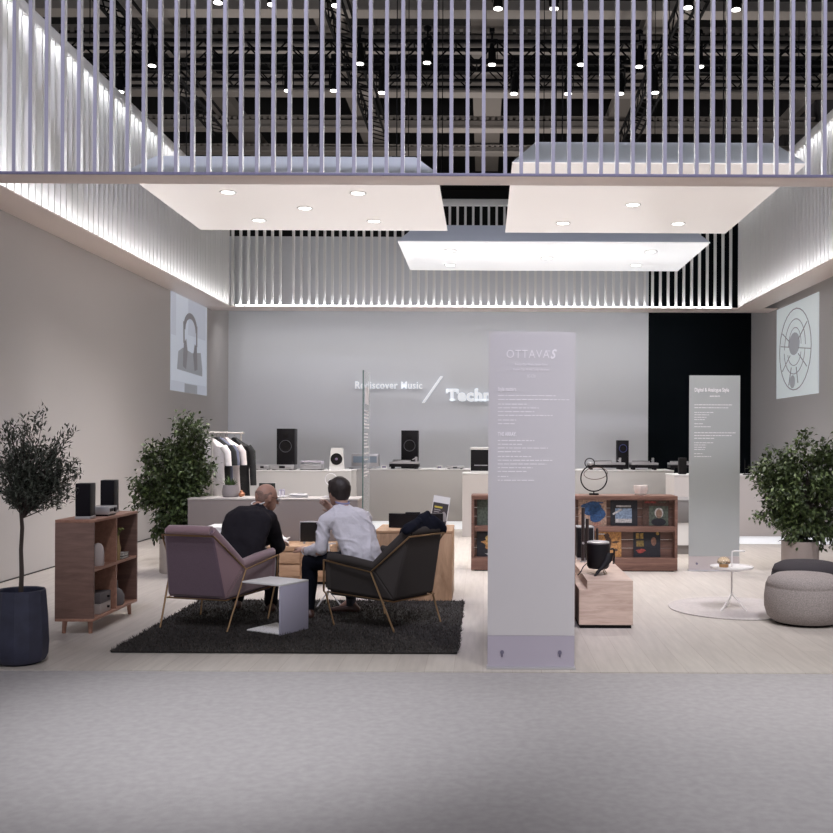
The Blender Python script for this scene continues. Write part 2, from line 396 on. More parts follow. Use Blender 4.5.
DLS = [(228, 192, 'nearest the left corner of the left front panel'), (305, 208, 'in the middle of the left front panel'), (358, 193, 'in the left front panel toward its right end, nearer the front'), (259, 220, 'at the far edge of the left front panel, left side'), (374, 221, 'at the far edge of the left front panel, right side'),
       (633, 204.5, 'in the middle of the right front panel, nearer the front'), (563, 223, 'at the far edge of the right front panel, left one'), (678, 223.5, 'at the far edge of the right front panel, right one'),
       (450, 250.5, 'in the rear panel, front left'), (450, 265, 'in the rear panel, back left'), (547, 258, 'in the middle of the rear panel'), (651, 251.5, 'in the rear panel, front right'), (636, 265, 'in the rear panel, back right')]
DLP = []
for px, py, lb in DLS:
    a, b = ray(px, py); D = HP/b; p = Vector((a*D, D, H+HP)); DLP.append(p)
    if dl0 is None: dl0 = make_dl(); dl0.location = p; dl0['label'] = 'round white downlight ' + lb
    else: dup(dl0, p, None, 'round white downlight ' + lb)

# ------------------------------------------------------------------ wall lettering
M_let = mat('white_letters', (.85, .87, .9), .4, emit=(.9, .95, 1), es=.3)
t = thing('wall_lettering', 'white raised lettering with slash on the grey back wall', 'lettering', (0, DW, 0))
def wl(px, py): p = P(px, py, DW); return p
p = wl(355, 388.6); text_mesh('slogan_text', 'Rediscover Music', .20, M_let, t, T(p.x, -.05, p.z) @ FACE, .012, .002, sx=.84, space=1.10)
a, b = wl(423, 403), wl(442, 376.5)
MB().prism([(a.x-.02, 0, a.z), (a.x+.03, 0, a.z), (b.x+.02, 0, b.z), (b.x-.03, 0, b.z)], (0, -.05, 0), (0, -.02, 0)).build('slash', M_let, t)
p = wl(446, 400.6); z0 = p.z; tx = p.x
text_mesh('brand_text', 'Technics', .315, M_let, t, T(tx+.02, -.05, z0) @ FACE, .014, .014, sx=1.03, space=1.08)
mb = MB()                                  # slab serifs
def srf(px0, px1, y0, y1):
    a, b = wl(px0, y1), wl(px1, y0); mb.box(a.x, b.x, -.064, -.036, a.z, b.z)
srf(446, 448.2, 389.5, 393.6); srf(456.6, 458.8, 389.5, 393.6); srf(449.6, 455.4, 399, 400.6)
for x in (476.5, 482.5, 488): srf(x-1.2, x+3.6, 399, 400.6)
srf(475.6, 478, 388.6, 390)
mb.build('serifs', M_let, t)

# ------------------------------------------------------------------ projected pictures on the side walls, projector light put into faintly glowing sheets
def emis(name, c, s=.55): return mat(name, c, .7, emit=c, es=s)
def wall_pic(name, X, corners, label, side):
    p = [at_x(*c, X) for c in corners]            # two bottom corners near/far give D range
    return p
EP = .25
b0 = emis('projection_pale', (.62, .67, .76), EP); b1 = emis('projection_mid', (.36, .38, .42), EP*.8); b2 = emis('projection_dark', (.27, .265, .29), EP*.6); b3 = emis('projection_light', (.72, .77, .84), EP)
pa, pb = at_x(170, 390, XL), at_x(206, 395, XL)
t = thing('wall_projection', 'tall pale projected picture of headphones on the left wall', 'picture', (XL, (pa.y+pb.y)/2, pa.z), 0)
y0, y1 = pa.y-t.location.y, pb.y-t.location.y; hw = (y1-y0)/2; hgt = 3.90-pa.z
MB().box(.001, .012, y0, y1, 0, hgt).build('projection_sheet', b0, t)
def flat(mb, pts, n=.013, th=.002):      # pts in (u 0..1, v 0..1) on the left wall
    mb.prism([(0, y0+(y1-y0)*u, v*hgt) for u, v in pts], (n, 0, 0), (n+th, 0, 0))
mb = MB(); flat(mb, [(.0, .55), (.12, .55), (.12, 1), (0, 1)]); flat(mb, [(.45, .6), (.95, .6), (.95, .98), (.45, .98)], .013); flat(mb, [(0, 0), (1, 0), (1, .1), (0, .1)])
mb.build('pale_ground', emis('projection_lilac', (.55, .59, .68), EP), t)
mb = MB(); flat(mb, [(.15, .22), (.85, .20), (.85, .28), (.80, .45), (.55, .42), (.3, .45), (.18, .4)], .016)
flat(mb, [(.35, .0), (.7, .0), (.7, .09), (.35, .09)], .016)
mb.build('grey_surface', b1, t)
mb = MB()
arc = [(.5+.19*math.cos(a), .66+.17*math.sin(a)) for a in [PI*k/14 for k in range(15)]]; inn = [(.5+.145*math.cos(a), .64+.13*math.sin(a)) for a in [PI*k/14 for k in range(15)]]
for k in range(14): flat(mb, [arc[k], arc[k+1], inn[k+1], inn[k]], .02)
flat(mb, [(.30, .26), (.38, .24), (.42, .42), (.38, .55), (.32, .5)], .02); flat(mb, [(.62, .24), (.70, .26), (.68, .5), (.62, .52), (.58, .4)], .02)
flat(mb, [(.31, .5), (.345, .5), (.335, .72), (.305, .72)], .018); flat(mb, [(.66, .5), (.695, .5), (.695, .72), (.665, .72)], .018)
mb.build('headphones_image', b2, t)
pa, pb = at_x(777, 399, XR), at_x(819, 394, XR); tp = at_x(777, 310.4, XR).z
t = thing('wall_projection', 'tall pale projected picture of a round speaker drawing on the right wall', 'picture', (XR, (pa.y+pb.y)/2, pa.z), 0)
y0, y1 = pa.y-t.location.y, pb.y-t.location.y; hgt = tp-pa.z
MB().box(-.012, -.001, min(y0, y1), max(y0, y1), 0, hgt).build('projection_sheet', emis('projection_white', (.70, .77, .80), EP), t)
def pt(u, v, n): return (-n, y0+(y1-y0)*u, v*hgt)
def ring(mb, cu, cv, ru, rv, n, r, a0=0, a1=2*PI):
    full = abs(a1-a0-2*PI) < 1e-6; N = 30
    mb.tube([pt(cu+ru*math.cos(a0+(a1-a0)*k/N), cv+rv*math.sin(a0+(a1-a0)*k/N), n) for k in range(N if full else N+1)], r, 5, full)
mb = MB(); ring(mb, .47, .5, .38, .43, .012, .010); ring(mb, .47, .52, .25, .30, .012, .008, 0, PI); ring(mb, .47, .54, .15, .19, .012, .007, 0, PI); ring(mb, .46, .5, .25, .26, .012, .008, PI*1.02, PI*1.98); ring(mb, .46, .48, .16, .15, .012, .007, PI*1.05, PI*1.95)
for a, l0, l1 in ((150, .12, .34), (35, .12, .36), (172, .12, .34), (-8, .1, .38), (215, .12, .36), (-35, .12, .36), (250, .2, .38), (-75, .2, .36)):
    a = math.radians(a); mb.tube([pt(.46+l*math.cos(a), .52+l*1.1*math.sin(a), .016) for l in (l0, l1)], .008, 5)
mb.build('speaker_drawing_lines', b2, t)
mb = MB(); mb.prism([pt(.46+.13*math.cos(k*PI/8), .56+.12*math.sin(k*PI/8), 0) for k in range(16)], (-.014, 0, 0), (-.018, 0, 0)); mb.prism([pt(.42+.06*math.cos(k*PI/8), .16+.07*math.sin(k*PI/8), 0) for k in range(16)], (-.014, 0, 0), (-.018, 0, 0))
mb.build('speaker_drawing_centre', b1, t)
# ------------------------------------------------------------------ rug
def rugs():
    p0, p1 = FL(112, 651.5), FL(460.5, 653); y0 = (p0.y+p1.y)/2-.05; y1 = (FL(196, 601.5).y+FL(462.7, 603).y)/2
    x0, x1 = -2.605, -.18; cx, cy = (x0+x1)/2, (y0+y1)/2
    t = thing('shag_rug', 'dark charcoal shaggy rug under the two armchairs', 'rug', (cx, cy, 0))
    hx, hy = (x1-x0)/2, (y1-y0)/2
    MB().box(-hx, hx, -hy, hy, .001, .018, .006).build('backing', mat('rug_backing', (.02, .018, .017), .95), t)
    rnd = random.Random(3); vs = []; fs = []
    for k in range(34000):
        x = rnd.uniform(-hx-.01, hx+.01); y = rnd.uniform(-hy-.01, hy+.01)
        a = rnd.uniform(0, 2*PI); h = rnd.uniform(.02, .042); w = .0045; l = rnd.uniform(0, .03); b = rnd.uniform(0, 2*PI)
        dx, dy = w*math.cos(a), w*math.sin(a); n = len(vs)
        vs += [(x-dx, y-dy, .012), (x+dx, y+dy, .012), (x+l*math.cos(b), y+l*math.sin(b), h)]; fs.append((n, n+1, n+2))
    me = bpy.data.meshes.new('pile'); me.from_pydata(vs, [], fs)
    m = mat('rug_pile', (.060, .052, .048), .9, vary=(70, .75, (1, 1, 1)), spec=.2); me.materials.append(m)
    o = bpy.data.objects.new('pile', me); C.objects.link(o); o.parent = t; o['kind'] = 'stuff'
rugs()
c = FL(738, 607.5); c.x = 2.27; c.y = 8.96
t = thing('round_rug', 'round pale pink rug under the white tripod table on the right', 'rug', (c.x, c.y, 0))
MB().lathe([(.0, .001), (.60, .001), (.605, .006), (.60, .011), (0, .011)], 64).build('rug_sheet', mat('pink_rug', (.45, .41, .40), .95, bump=(200, .4, .002), vary=(40, .1, (1, 1, 1))), t)

# ------------------------------------------------------------------ left sideboard and what stands on it
SX0, SX1, SY0, SY1, SZ0, SZ1 = -3.27, -2.975, 7.63, 8.60, .10, .877
def sideboard():
    t = thing('shelf_unit', 'open wooden shelf unit of four compartments carrying two black speakers', 'shelf', ((SX0+SX1)/2, (SY0+SY1)/2, 0))
    hx, hy = (SX1-SX0)/2, (SY1-SY0)/2; k = .022
    MB().box(-hx, hx, -hy, hy, SZ1-k, SZ1, .002).build('top', M_shelf, t)
    MB().box(-hx, hx, -hy, hy, SZ0, SZ0+k, .002).build('bottom', M_shelf, t)
    MB().box(-hx, hx, -hy, -hy+k, SZ0+k, SZ1-k, .001).build('side_panel', M_shelf_end, t)
    MB().box(-hx, hx, hy-k, hy, SZ0+k, SZ1-k, .001).build('side_panel', M_shelf_end, t)
    MB().box(-hx, -hx+.012, -hy+k, hy-k, SZ0+k, SZ1-k).build('back_panel', M_shelf_end, t)
    MB().box(-hx+.012, hx-.002, -k/2, k/2, SZ0+k, SZ1-k).build('divider', M_shelf, t)
    zm = (SZ0+SZ1)/2
    for s in (-1, 1): MB().box(-hx+.012, hx-.002, (k/2 if s > 0 else -hy+k), (hy-k if s > 0 else -k/2), zm-k/2, zm+k/2).build('shelf', M_shelf, t)
    for a in (-1, 1):
        for b in (-1, 1): MB().cyl((a*(hx-.045), b*(hy-.06), 0), (a*(hx-.05), b*(hy-.07), SZ0), .014, .02, 14).build('leg', M_shelf, t)
    return zm+k/2
zm = sideboard(); zf = SZ0+.022; ztop = SZ1
def bookshelf_speaker(x, y, rz, label):
    t = thing('bookshelf_speaker', label, 'speaker', (x, y, ztop), rz, 'pair of small speakers on the shelf unit')
    MB().box(-.056, .056, -.075, .075, .022, .275, .004).build('cabinet', M_blackp, t)
    MB().box(-.052, .052, -.082, -.075, .028, .27, .003).build('grille', mat('grille_cloth', (.009, .008, .011), .9, spec=.2), t)
    MB().box(-.058, .058, -.08, .078, 0, .022, .003).build('plinth', M_silver, t)
bookshelf_speaker(-3.09, 7.76, .12, 'small black speaker on the shelf unit, end nearest the potted olive tree')
bookshelf_speaker(-3.135, 8.38, .12, 'small black speaker on the shelf unit, behind the silver amplifier')
t = thing('amplifier', 'small silver amplifier between the two black speakers on the shelf unit', 'amplifier', (-3.10, 8.09, ztop), .05)
MB().box(-.1, .1, -.11, .11, .014, .076, .006).build('case', M_silver, t)
MB().box(-.09, .09, -.1, .1, 0, .014).build('foot_base', M_blackp, t)
MB().cyl((.1, .03, .046), (.115, .03, .046), .018).build('volume_knob', M_blackp, t)
MB().box(.1, .102, -.08, -.0, .035, .06).build('display', M_blackp, t)
t = thing('bullet_vase', 'pale rounded bullet-shaped vase in the upper near compartment', 'vase', (-3.03, 7.86, zm))
MB().lathe([(.0, 0), (.042, 0), (.046, .01), (.046, .11), (.04, .145), (.025, .17), (0, .18)], 28).build('vase_body', mat('cream_ceramic', (.55, .48, .47), .5), t)
for i, (w, m, lb) in enumerate(((.15, M_blackm, 'black book lying under another book in the shelf unit'), (.13, mat('book_white', (.5, .47, .45), .6), 'pale book lying on a black book in the shelf unit'))):
    t = thing('book', lb, 'book', (-3.06, 8.36, zm+i*.024))
    MB().box(-.07, .07, -w/2, w/2, 0, .003).box(-.07, .07, -w/2, w/2, .02, .023).box(-.07, -.066, -w/2, w/2, 0, .023).build('cover', m, t)
    MB().box(-.065, .067, -w/2+.004, w/2-.004, .003, .02).build('pages', mat('paper', (.6, .57, .53), .8), t)
t = thing('brass_vase', 'slender golden vase with a green sprig in the shelf unit', 'vase', (-3.06, 8.24, zm))
t.location.z = zm+.0; t.location = (-3.005, 8.225, zm)
MB().lathe([(0, 0), (.014, 0), (.018, .06), (.022, .1), (.012, .14), (.008, .19), (.012, .2), (0, .2)], 16).build('vase_body', mat('gold_ceramic', (.45, .32, .16), .4, .3), t)
mb = MB()
for a in range(7):
    a_ = a*.9; mb.tube([(0, 0, .18), (.01*math.cos(a_), .01*math.sin(a_), .22), (.03*math.cos(a_), .03*math.sin(a_), .25)], .002, 5); mb.ell((.035*math.cos(a_), .035*math.sin(a_), .255), (.014, .006, .01), None, 8, 6)
mb.build('sprig', mat('sprig_green', (.16, .17, .05), .7), t)
for i, (m, lb) in enumerate(((mat('box_pale', (.42, .36, .34), .6), 'pale storage box with knob, lowest in the shelf unit'), (mat('box_dark', (.12, .105, .11), .6), 'dark grey storage box with knob stacked on a pale box'))):
    t = thing('storage_box', lb, 'box', (-3.07, 7.93, zf+i*.082))
    MB().box(-.075, .075, -.11, .11, 0, .08, .004).build('box_body', m, t)
    MB().cyl((.075, .04, .04), (.09, .04, .04), .009).build('knob', M_blackm, t)
t = thing('stone_bottle', 'small grey bottle beside the boxes in the shelf unit', 'bottle', (-3.18, 7.74, zf))
MB().lathe([(0, 0), (.03, 0), (.032, .12), (.018, .17), (.014, .2), (0, .2)], 20).build('bottle_body', mat('stone_grey', (.2, .19, .18), .6), t)
t = thing('grey_carafe', 'grey bottle vase with narrow neck in the lower far compartment', 'vase', (-3.05, 8.29, zf))
MB().lathe([(0, 0), (.062, 0), (.07, .02), (.07, .08), (.05, .12), (.022, .14), (.018, .19), (.022, .2), (0, .2)], 28).build('vase_body', mat('slate_ceramic', (.15, .14, .145), .6), t)

# ------------------------------------------------------------------ plants
def leafmesh(name, leaves, mats, parent, lw, ll, fold=.25, seed=1):
    rnd = random.Random(seed); vs = []; fs = []; mi = []
    for p, d, up in leaves:
        d = d.normalized(); s = d.cross(up)
        if s.length < 1e-4: s = d.orthogonal()
        s.normalize(); n = s.cross(d).normalized(); k = rnd.uniform(.7, 1.2); l, w = ll*k, lw*k
        a = len(vs)
        vs += [p, p+d*l*.45+s*w+n*w*fold, p+d*l*.5, p+d*l*.45-s*w+n*w*fold, p+d*l-n*l*.12]
        fs += [(a, a+1, a+2), (a+1, a+4, a+2), (a+2, a+4, a+3), (a, a+2, a+3)]; q = rnd.randrange(len(mats)); mi += [q]*4
    me = bpy.data.meshes.new(name); me.from_pydata([tuple(v) for v in vs], [], fs)
    for m in mats: me.materials.append(m)
    me.polygons.foreach_set('material_index', mi); me.shade_smooth()
    o = bpy.data.objects.new(name, me); C.objects.link(o); o.parent = parent; return o
def crown_points(rnd, ells, n):
    out = []; vol = [e[3]*e[4]*e[5] for e in ells]; tot = sum(vol)
    for e, v in zip(ells, vol):
        for _ in range(max(2, int(n*v/tot))):
            while True:
                q = Vector((rnd.uniform(-1, 1), rnd.uniform(-1, 1), rnd.uniform(-1, 1)))
                if q.length < 1: break
            q = q.normalized()*(q.length**.55)
            out.append(Vector((e[0]+q.x*e[3], e[1]+q.y*e[4], e[2]+q.z*e[5])))
    return out
def plant(t, base_top, ells, n, per, lw, ll, lm, wm, seed, droop, trunk_r, start=.35, spread=.05):
    rnd = random.Random(seed); tips = crown_points(rnd, ells, n); leaves = []; mb = MB()
    for tip in tips:
        o = base_top+Vector((rnd.uniform(-.01, .01), rnd.uniform(-.01, .01), rnd.uniform(-.05, .12)))
        mid = o.lerp(tip, .5)+Vector((0, 0, .05*(tip-o).length))+Vector([rnd.uniform(-.04, .04) for _ in range(3)])
        pts = [o*(1-s)**2+mid*2*s*(1-s)+tip*s*s for s in [k/7 for k in range(8)]]
        mb.tube(pts, [trunk_r*.38*(1-k/8.5) for k in range(8)], 5)
        for _ in range(per):
            s = rnd.uniform(start, 1.0) if rnd.random() < .4 else rnd.uniform(.8, 1.04)
            q = o*(1-s)**2+mid*2*s*(1-s)+tip*s*s
            rad = spread*(.4+s)
            q = q+Vector([max(-1.5*rad, min(1.5*rad, rnd.gauss(0, rad))) for _ in range(3)])
            d = (tip-o).normalized()*.5+Vector([rnd.gauss(0, .6) for _ in range(3)])+Vector((0, 0, -droop))
            leaves.append((q, d, Vector((rnd.gauss(0, .5), rnd.gauss(0, .5), 1))))
    mb.build('branches', wm, t)
    leafmesh('foliage', leaves, lm, t, lw, ll, seed=seed)
M_bark = mat('bark', (.06, .045, .04), .9, bump=(40, .5, .004))
OL = [mat('olive_leaf_a', (.038, .046, .034), .6), mat('olive_leaf_b', (.065, .076, .058), .55), mat('olive_leaf_c', (.085, .09, .075), .5)]
FG = [mat('ficus_leaf_a', (.028, .044, .014), .55), mat('ficus_leaf_b', (.052, .080, .024), .5), mat('ficus_leaf_c', (.095, .135, .045), .5)]
# olive tree
oc = Vector((-3.09, 6.68, 0))
t = thing('olive_tree', 'slender olive tree with a thin bare trunk in a dark blue pot', 'tree', oc)
pm = mat('pot_dark_blue', (.030, .032, .060), .55, vary=(9, .25, (1, 1, 1)), bump=(25, .3, .004))
prof = [(.115, 0), (.145, .018), (.165, .06), (.170, .14), (.164, .30), (.150, .485), (.143, .49), (.137, .48), (.140, .44), (.0, .43)]
mb = MB(); rg = []
for r, z in prof:
    rg.append([Vector((r*1.06*math.cos(2*PI*j/12+.2), r*1.06*math.sin(2*PI*j/12+.2), z)) for j in range(12)])
mb.rings(rg); mb.build('pot', pm, t, ang=24)
MB().cyl((0, 0, .431), (0, 0, .445), .137, seg=20).build('soil', mat('soil', (.02, .016, .013), .95, bump=(50, .8, .01)), t)
tr = [Vector(v) for v in ((0, 0, .44), (.006, 0, .6), (-.004, .01, .75), (.008, 0, .9), (.0, 0, 1.0), (.015, 0, 1.04))]
MB().tube(tr, [.016, .015, .013, .013, .012, .010], 10).build('trunk', M_bark, t)
def oz(px, py): p = P(px, py, 6.68); return p-oc
def el(px, py, rx, ry, D=6.68, o=None):
    p = P(px, py, D)-(o if o is not None else oc); k = D/F; return (p.x, p.y, p.z, rx*k, rx*k*.85, ry*k)
plant(t, tr[-1]-Vector((0, 0, .03)), [el(37, 470, 27, 27), el(33, 428, 13, 24), el(38, 492, 34, 16), el(64, 434, 10, 19), el(10, 450, 14, 26), el(5, 478, 16, 20), el(66, 470, 13, 24)], 190, 34, .0062, .042, OL, M_bark, 5, -.25, .012, .3, .016)
# ficuses
def ficus(loc, ells, seed, label, potm, n=230):
    t = thing('ficus_tree', label, 'tree', loc)
    MB().lathe([(.0, 0), (.20, 0), (.205, .01), (.205, .375), (.195, .38), (.188, .37), (.188, .34), (0, .34)], 40).build('pot', potm, t)
    MB().cyl((0, 0, .341), (0, 0, .35), .186, seg=24).build('soil', MATS['soil'], t)
    for k in range(3):
        a = k*2.1+seed; MB().tube([(.03*math.cos(a), .03*math.sin(a), .345), (.02*math.cos(a+1), .02*math.sin(a+1), .55), (.05*math.cos(a), .05*math.sin(a), .85), (.09*math.cos(a), .09*math.sin(a), 1.25)], [.016, .014, .011, .006], 8).build('trunk', M_bark, t)
    plant(t, Vector((0, 0, .62)), ells, n, 42, .0165, .062, FG, M_bark, seed, .5, .010, .5, .030)
D1 = 11.25; l1 = Vector(((179-VX)*D1/F, D1, 0)); E = lambda a, b, c, d: el(a, b, c, d, D1, l1)
ficus(l1, [E(173, 470, 34, 32), E(187, 427, 18, 20), E(200, 432, 13, 13), E(162, 456, 18, 15), E(148, 495, 20, 22), E(178, 505, 30, 26), E(196, 465, 20, 28), E(172, 532, 17, 13), E(138, 492, 12, 12)], 11, 'bushy green ficus tree left of the clothes rack', mat('pot_beige', (.42, .37, .33), .7, bump=(40, .2, .003)))
D2 = 11.3; l2 = Vector(((800.5-VX)*D2/F, D2, 0)); E = lambda a, b, c, d: el(a, b, c, d, D2, l2)
ficus(l2, [E(800, 490, 40, 34), E(806, 447, 20, 19), E(775, 472, 24, 22), E(768, 500, 20, 24), E(836, 475, 24, 34), E(800, 528, 30, 20), E(834, 530, 26, 24), E(785, 460, 18, 16), E(845, 450, 18, 16)], 23, 'bushy green ficus tree behind the grey pouf on the right', mat('pot_taupe', (.32, .27, .245), .7, bump=(40, .2, .003)), 260)

# ------------------------------------------------------------------ clothes rack
RK = 12.4
t = thing('clothes_rack', 'pale clothes rack holding shirts behind the taupe counter', 'rack', (-3.16, 12.3, 0), math.atan2(1.0, .10))
mb = MB()
for y in (-.03, .03): mb.tube([(-.55, y, 1.575), (.52, y, 1.575)], .011, 8)
for x in (-.5, .5):
    mb.tube([(x, -.2, .015), (x, .2, .015)], .014, 8).tube([(x, 0, .02), (x, 0, 1.57)], .014, 8); mb.tube([(x, -.03, 1.575), (x, .03, 1.575)], .014, 8)
mb.tube([(-.5, 0, .10), (.5, 0, .10)], .011, 8)
mb.build('frame', mat('rack_paint', (.5, .47, .44), .4), t)
def garment(px, wid, ln, yaw, m, label, cat='shirt', slv=.22, D=RK):
    p = P(px, 442, D+.17)
    t = thing('hanging_garment', label, cat, (p.x, D+.17, 1.50), yaw, 'garments on the clothes rack')
    hw = wid/2; mb = MB()
    k = [(hw*.22, 0, .0), (hw*.62, 0, -.05), (hw, 0, -.11), (hw*1.0, 0, -.3), (hw*.92, 0, -ln*.6), (hw*.98, 0, -ln)]
    pts = [Vector(v) for v in k]+[Vector((-v[0], 0, v[2])) for v in reversed(k)]
    rg = []
    rows = [(.02, .08, .03), (-.03, .45, .05), (-.09, .9, .065), (-.2, .92, .07), (-ln*.5, .86, .06), (-ln*.8, .9, .065), (-ln, .94, .07)]
    for z, w, d in rows:
        rg.append([Vector((hw*w*math.cos(a)+.0, d*math.sin(a)*(1+.25*math.sin(a*5+z*9)), z)) for a in [2*PI*j/28 for j in range(28)]])
    mb.rings(rg)
    for s in (-1, 1):
        mb.rings([[Vector((s*hw*.8, 0, -.10))+Vector((.035*math.cos(a), .055*math.sin(a), .03*math.cos(a))) for a in [2*PI*j/12 for j in range(12)]],
                  [Vector((s*(hw+.01), 0, -.16))+Vector((.04*math.cos(a), .05*math.sin(a), .01*math.cos(a))) for a in [2*PI*j/12 for j in range(12)]],
                  [Vector((s*(hw+.035), -.01, -.10-slv))+Vector((.036*math.cos(a), .046*math.sin(a), .0)) for a in [2*PI*j/12 for j in range(12)]]])
    mb.build('cloth', m, t)
    MB().tube([(0, 0, .0), (0, 0, .05), (.015, 0, .07), (.0, 0, .088), (-.015, 0, .075)], .003, 6).build('hanger_hook', M_chrome, t)
WT = mat('cotton_white', (.72, .68, .68), .9, bump=(14, .6, .02)); BK = mat('cotton_black', (.012, .012, .013), .9, bump=(14, .6, .02)); NV = mat('cotton_blue', (.13, .14, .2), .9); CR = mat('cotton_cream', (.62, .56, .55), .9, bump=(14, .6, .02))
garment(211, .42, .72, -.30, WT, 'white shirt hanging leftmost, beside the ficus', D=11.78)
garment(216.5, .42, .68, -.26, BK, 'black shirt hanging between two white ones', D=11.90)
garment(220, .40, .60, -.28, NV, 'dark blue garment hanging between black and cream shirts', D=12.02)
garment(225.5, .44, .72, -.24, CR, 'cream shirt hanging beside the black jacket', D=12.16)
garment(234.5, .46, .80, -.22, BK, 'long black jacket hanging at the right end of the rack', 'jacket', .48, D=12.40)

# ------------------------------------------------------------------ counters
def block(name, label, x0, x1, y0, y1, z1, m, toe=None, cat='counter', z0=0.0, top=None):
    t = thing(name, label, cat, ((x0+x1)/2, (y0+y1)/2, 0)); hx, hy = (x1-x0)/2, (y1-y0)/2
    zz = z0
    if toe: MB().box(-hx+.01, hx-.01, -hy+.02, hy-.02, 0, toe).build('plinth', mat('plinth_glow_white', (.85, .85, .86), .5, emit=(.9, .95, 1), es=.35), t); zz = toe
    MB().box(-hx, hx, -hy, hy, zz, z1-.02, .004).build('body', m, t)
    MB().box(-hx-.004, hx+.004, -hy-.006, hy+.004, z1-.02, z1, .004).build('worktop', top or m, t)
    return t
M_taupe = mat('taupe_laminate', (.24, .205, .19), .7); M_cgrey = mat('counter_grey', (.45, .435, .425), .7); M_cpale = mat('counter_pale', (.55, .515, .50), .7); M_ctop = mat('counter_top', (.66, .65, .65), .5)
TZ = .852; TY = 10.9
block('display_counter', 'long low taupe counter behind the two seated men', (188-VX)*TY/F, (358-VX)*TY/F, TY, TY+.50, TZ, M_taupe, top=mat('taupe_top', (.40, .37, .35), .5))
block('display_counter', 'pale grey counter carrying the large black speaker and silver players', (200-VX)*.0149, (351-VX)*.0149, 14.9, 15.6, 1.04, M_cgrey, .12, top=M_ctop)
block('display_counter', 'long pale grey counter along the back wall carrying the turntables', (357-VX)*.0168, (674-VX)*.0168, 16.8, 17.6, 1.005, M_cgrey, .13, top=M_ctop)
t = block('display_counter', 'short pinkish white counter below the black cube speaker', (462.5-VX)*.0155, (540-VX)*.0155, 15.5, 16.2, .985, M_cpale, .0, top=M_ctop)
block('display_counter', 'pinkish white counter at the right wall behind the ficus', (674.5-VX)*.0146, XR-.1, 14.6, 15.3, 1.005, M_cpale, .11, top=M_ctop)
block('low_plinth', 'low white plinth between the ficus and the pink armchair', -2.85, -2.42, 10.2, 10.6, .60, M_white, cat='plinth')
t = block('lounge_box', 'grey upholstered box seat behind the end of the record shelf', (655-VX)*.0132, (705-VX)*.0132, 13.2, 13.9, .72, mat('seat_grey', (.20, .19, .19), .8), z0=.42, cat='seat')
MB().box(-.33, .33, -.33, .33, .12, .42).build('white_base', M_white, t); MB().box(-.33, .33, -.3, .3, .0, .12).build('dark_base', mat('base_grey', (.25, .23, .22), .8), t)

def onc(px, D, z=0): p = P(px, 460, D); return Vector((p.x, D, z))
# on the taupe counter
q = onc(231, 11.15, TZ)
t = thing('succulent_pot', 'grey round pot with a green succulent on the taupe counter', 'plant', q)
MB().lathe([(0, 0), (.08, 0), (.093, .02), (.096, .06), (.085, .135), (.078, .135), (.08, .11), (0, .11)], 28).build('pot', mat('pot_concrete', (.30, .27, .27), .7), t)
rnd = random.Random(2); lv = []
for k in range(46):
    a = rnd.uniform(0, 2*PI); e = rnd.uniform(.5, 1.4); lv.append((Vector((.02*math.cos(a), .02*math.sin(a), .11)), Vector((math.cos(a)*math.cos(e), math.sin(a)*math.cos(e), math.sin(e))), Vector((0, 0, 1))))
leafmesh('leaves', lv, [mat('succulent', (.09, .15, .05), .5)], t, .009, .12)
q = onc(242.5, 11.1, TZ); t = thing('copper_bird', 'small copper bird figurine beside the succulent pot', 'figurine', q)
mb = MB().hull([((-.015, 0, .03), .028, None), ((.01, 0, .035), .022, None)]).ell((-.012, 0, .065), (.017, .017, .017)).cyl((.0, 0, .066), (.018, 0, .066), .006, .001, 8)
remesh(mb, 'bird_body', mat('copper', (.55, .25, .14), .3, .8), t, .004, 3)
q = onc(267.5, 11.3, TZ); t = thing('picture_frame', 'dark picture frame behind the bald man on the taupe counter', 'frame', q)
MB().box(-.098, .098, -.008, .008, 0, .16, .003).build('frame', mat('frame_grey', (.5, .48, .46), .5), t); MB().box(-.09, .09, -.011, -.008, .012, .15).build('photo', mat('photo_dark', (.02, .028, .022), .4, vary=(30, .9, (1, 1, 1))), t)
for i, (px, h) in enumerate(((280.2, .085), (283.6, .085))):
    q = onc(px, 11.2, TZ); t = thing('small_box', ['slim pale violet box, left of two standing on the taupe counter', 'slim pale violet box, right of two standing on the taupe counter'][i], 'box', q)
    MB().box(-.013, .013, -.02, .02, 0, h, .002).build('carton', mat('lilac_card', (.42, .38, .48), .6), t); MB().box(-.008, .008, -.0215, -.02, .01, h-.015).build('print', mat('white_card', (.7, .68, .68), .6), t)
for i, (px, n, lb) in enumerate(((278, 2, 'thin stack of papers on the counter beside the violet boxes'), (300, 5, 'curling stack of brochures on the counter between the two men'), (334, 2, 'papers lying near the right end of the taupe counter'))):
    q = onc(px, 11.15, TZ); t = thing('paper_stack', lb, 'papers', q); mb = MB()
    for k in range(n):
        M = T(rnd.uniform(-.02, .02), 0, .003+k*.007) @ Matrix.Rotation(rnd.uniform(-.3, .3), 4, 'Z')
        mb.box(-.1, .1, -.07, .07, 0, .004, M=M)
        if n > 4 and k > 2: mb.tube([(M @ Vector((-.1, 0, .004))), (M @ Vector((-.05, 0, .018))), (M @ Vector((.05, 0, .012)))], .003, 4)
    mb.build('sheets', MATS['white_card'], t)
q = onc(331, 11.2, TZ); t = thing('wire_display', 'round glass display disc on a stand behind the white-shirted man', 'display', q)
MB().cyl((0, 0, 0), (0, 0, .01), .05).cyl((0, 0, .01), (0, 0, .12), .006, seg=8).build('stand', M_chrome, t)
mb = MB(); mb.tube([(.065*math.cos(a), 0, .2+.065*math.sin(a)) for a in [2*PI*k/24 for k in range(24)]], .005, 6, True); mb.build('ring', mat('ring_white', (.7, .7, .72), .4), t)
MB().cyl((0, -.003, .175), (0, .003, .175), .03).build('disc', MATS['ring_white'], t)

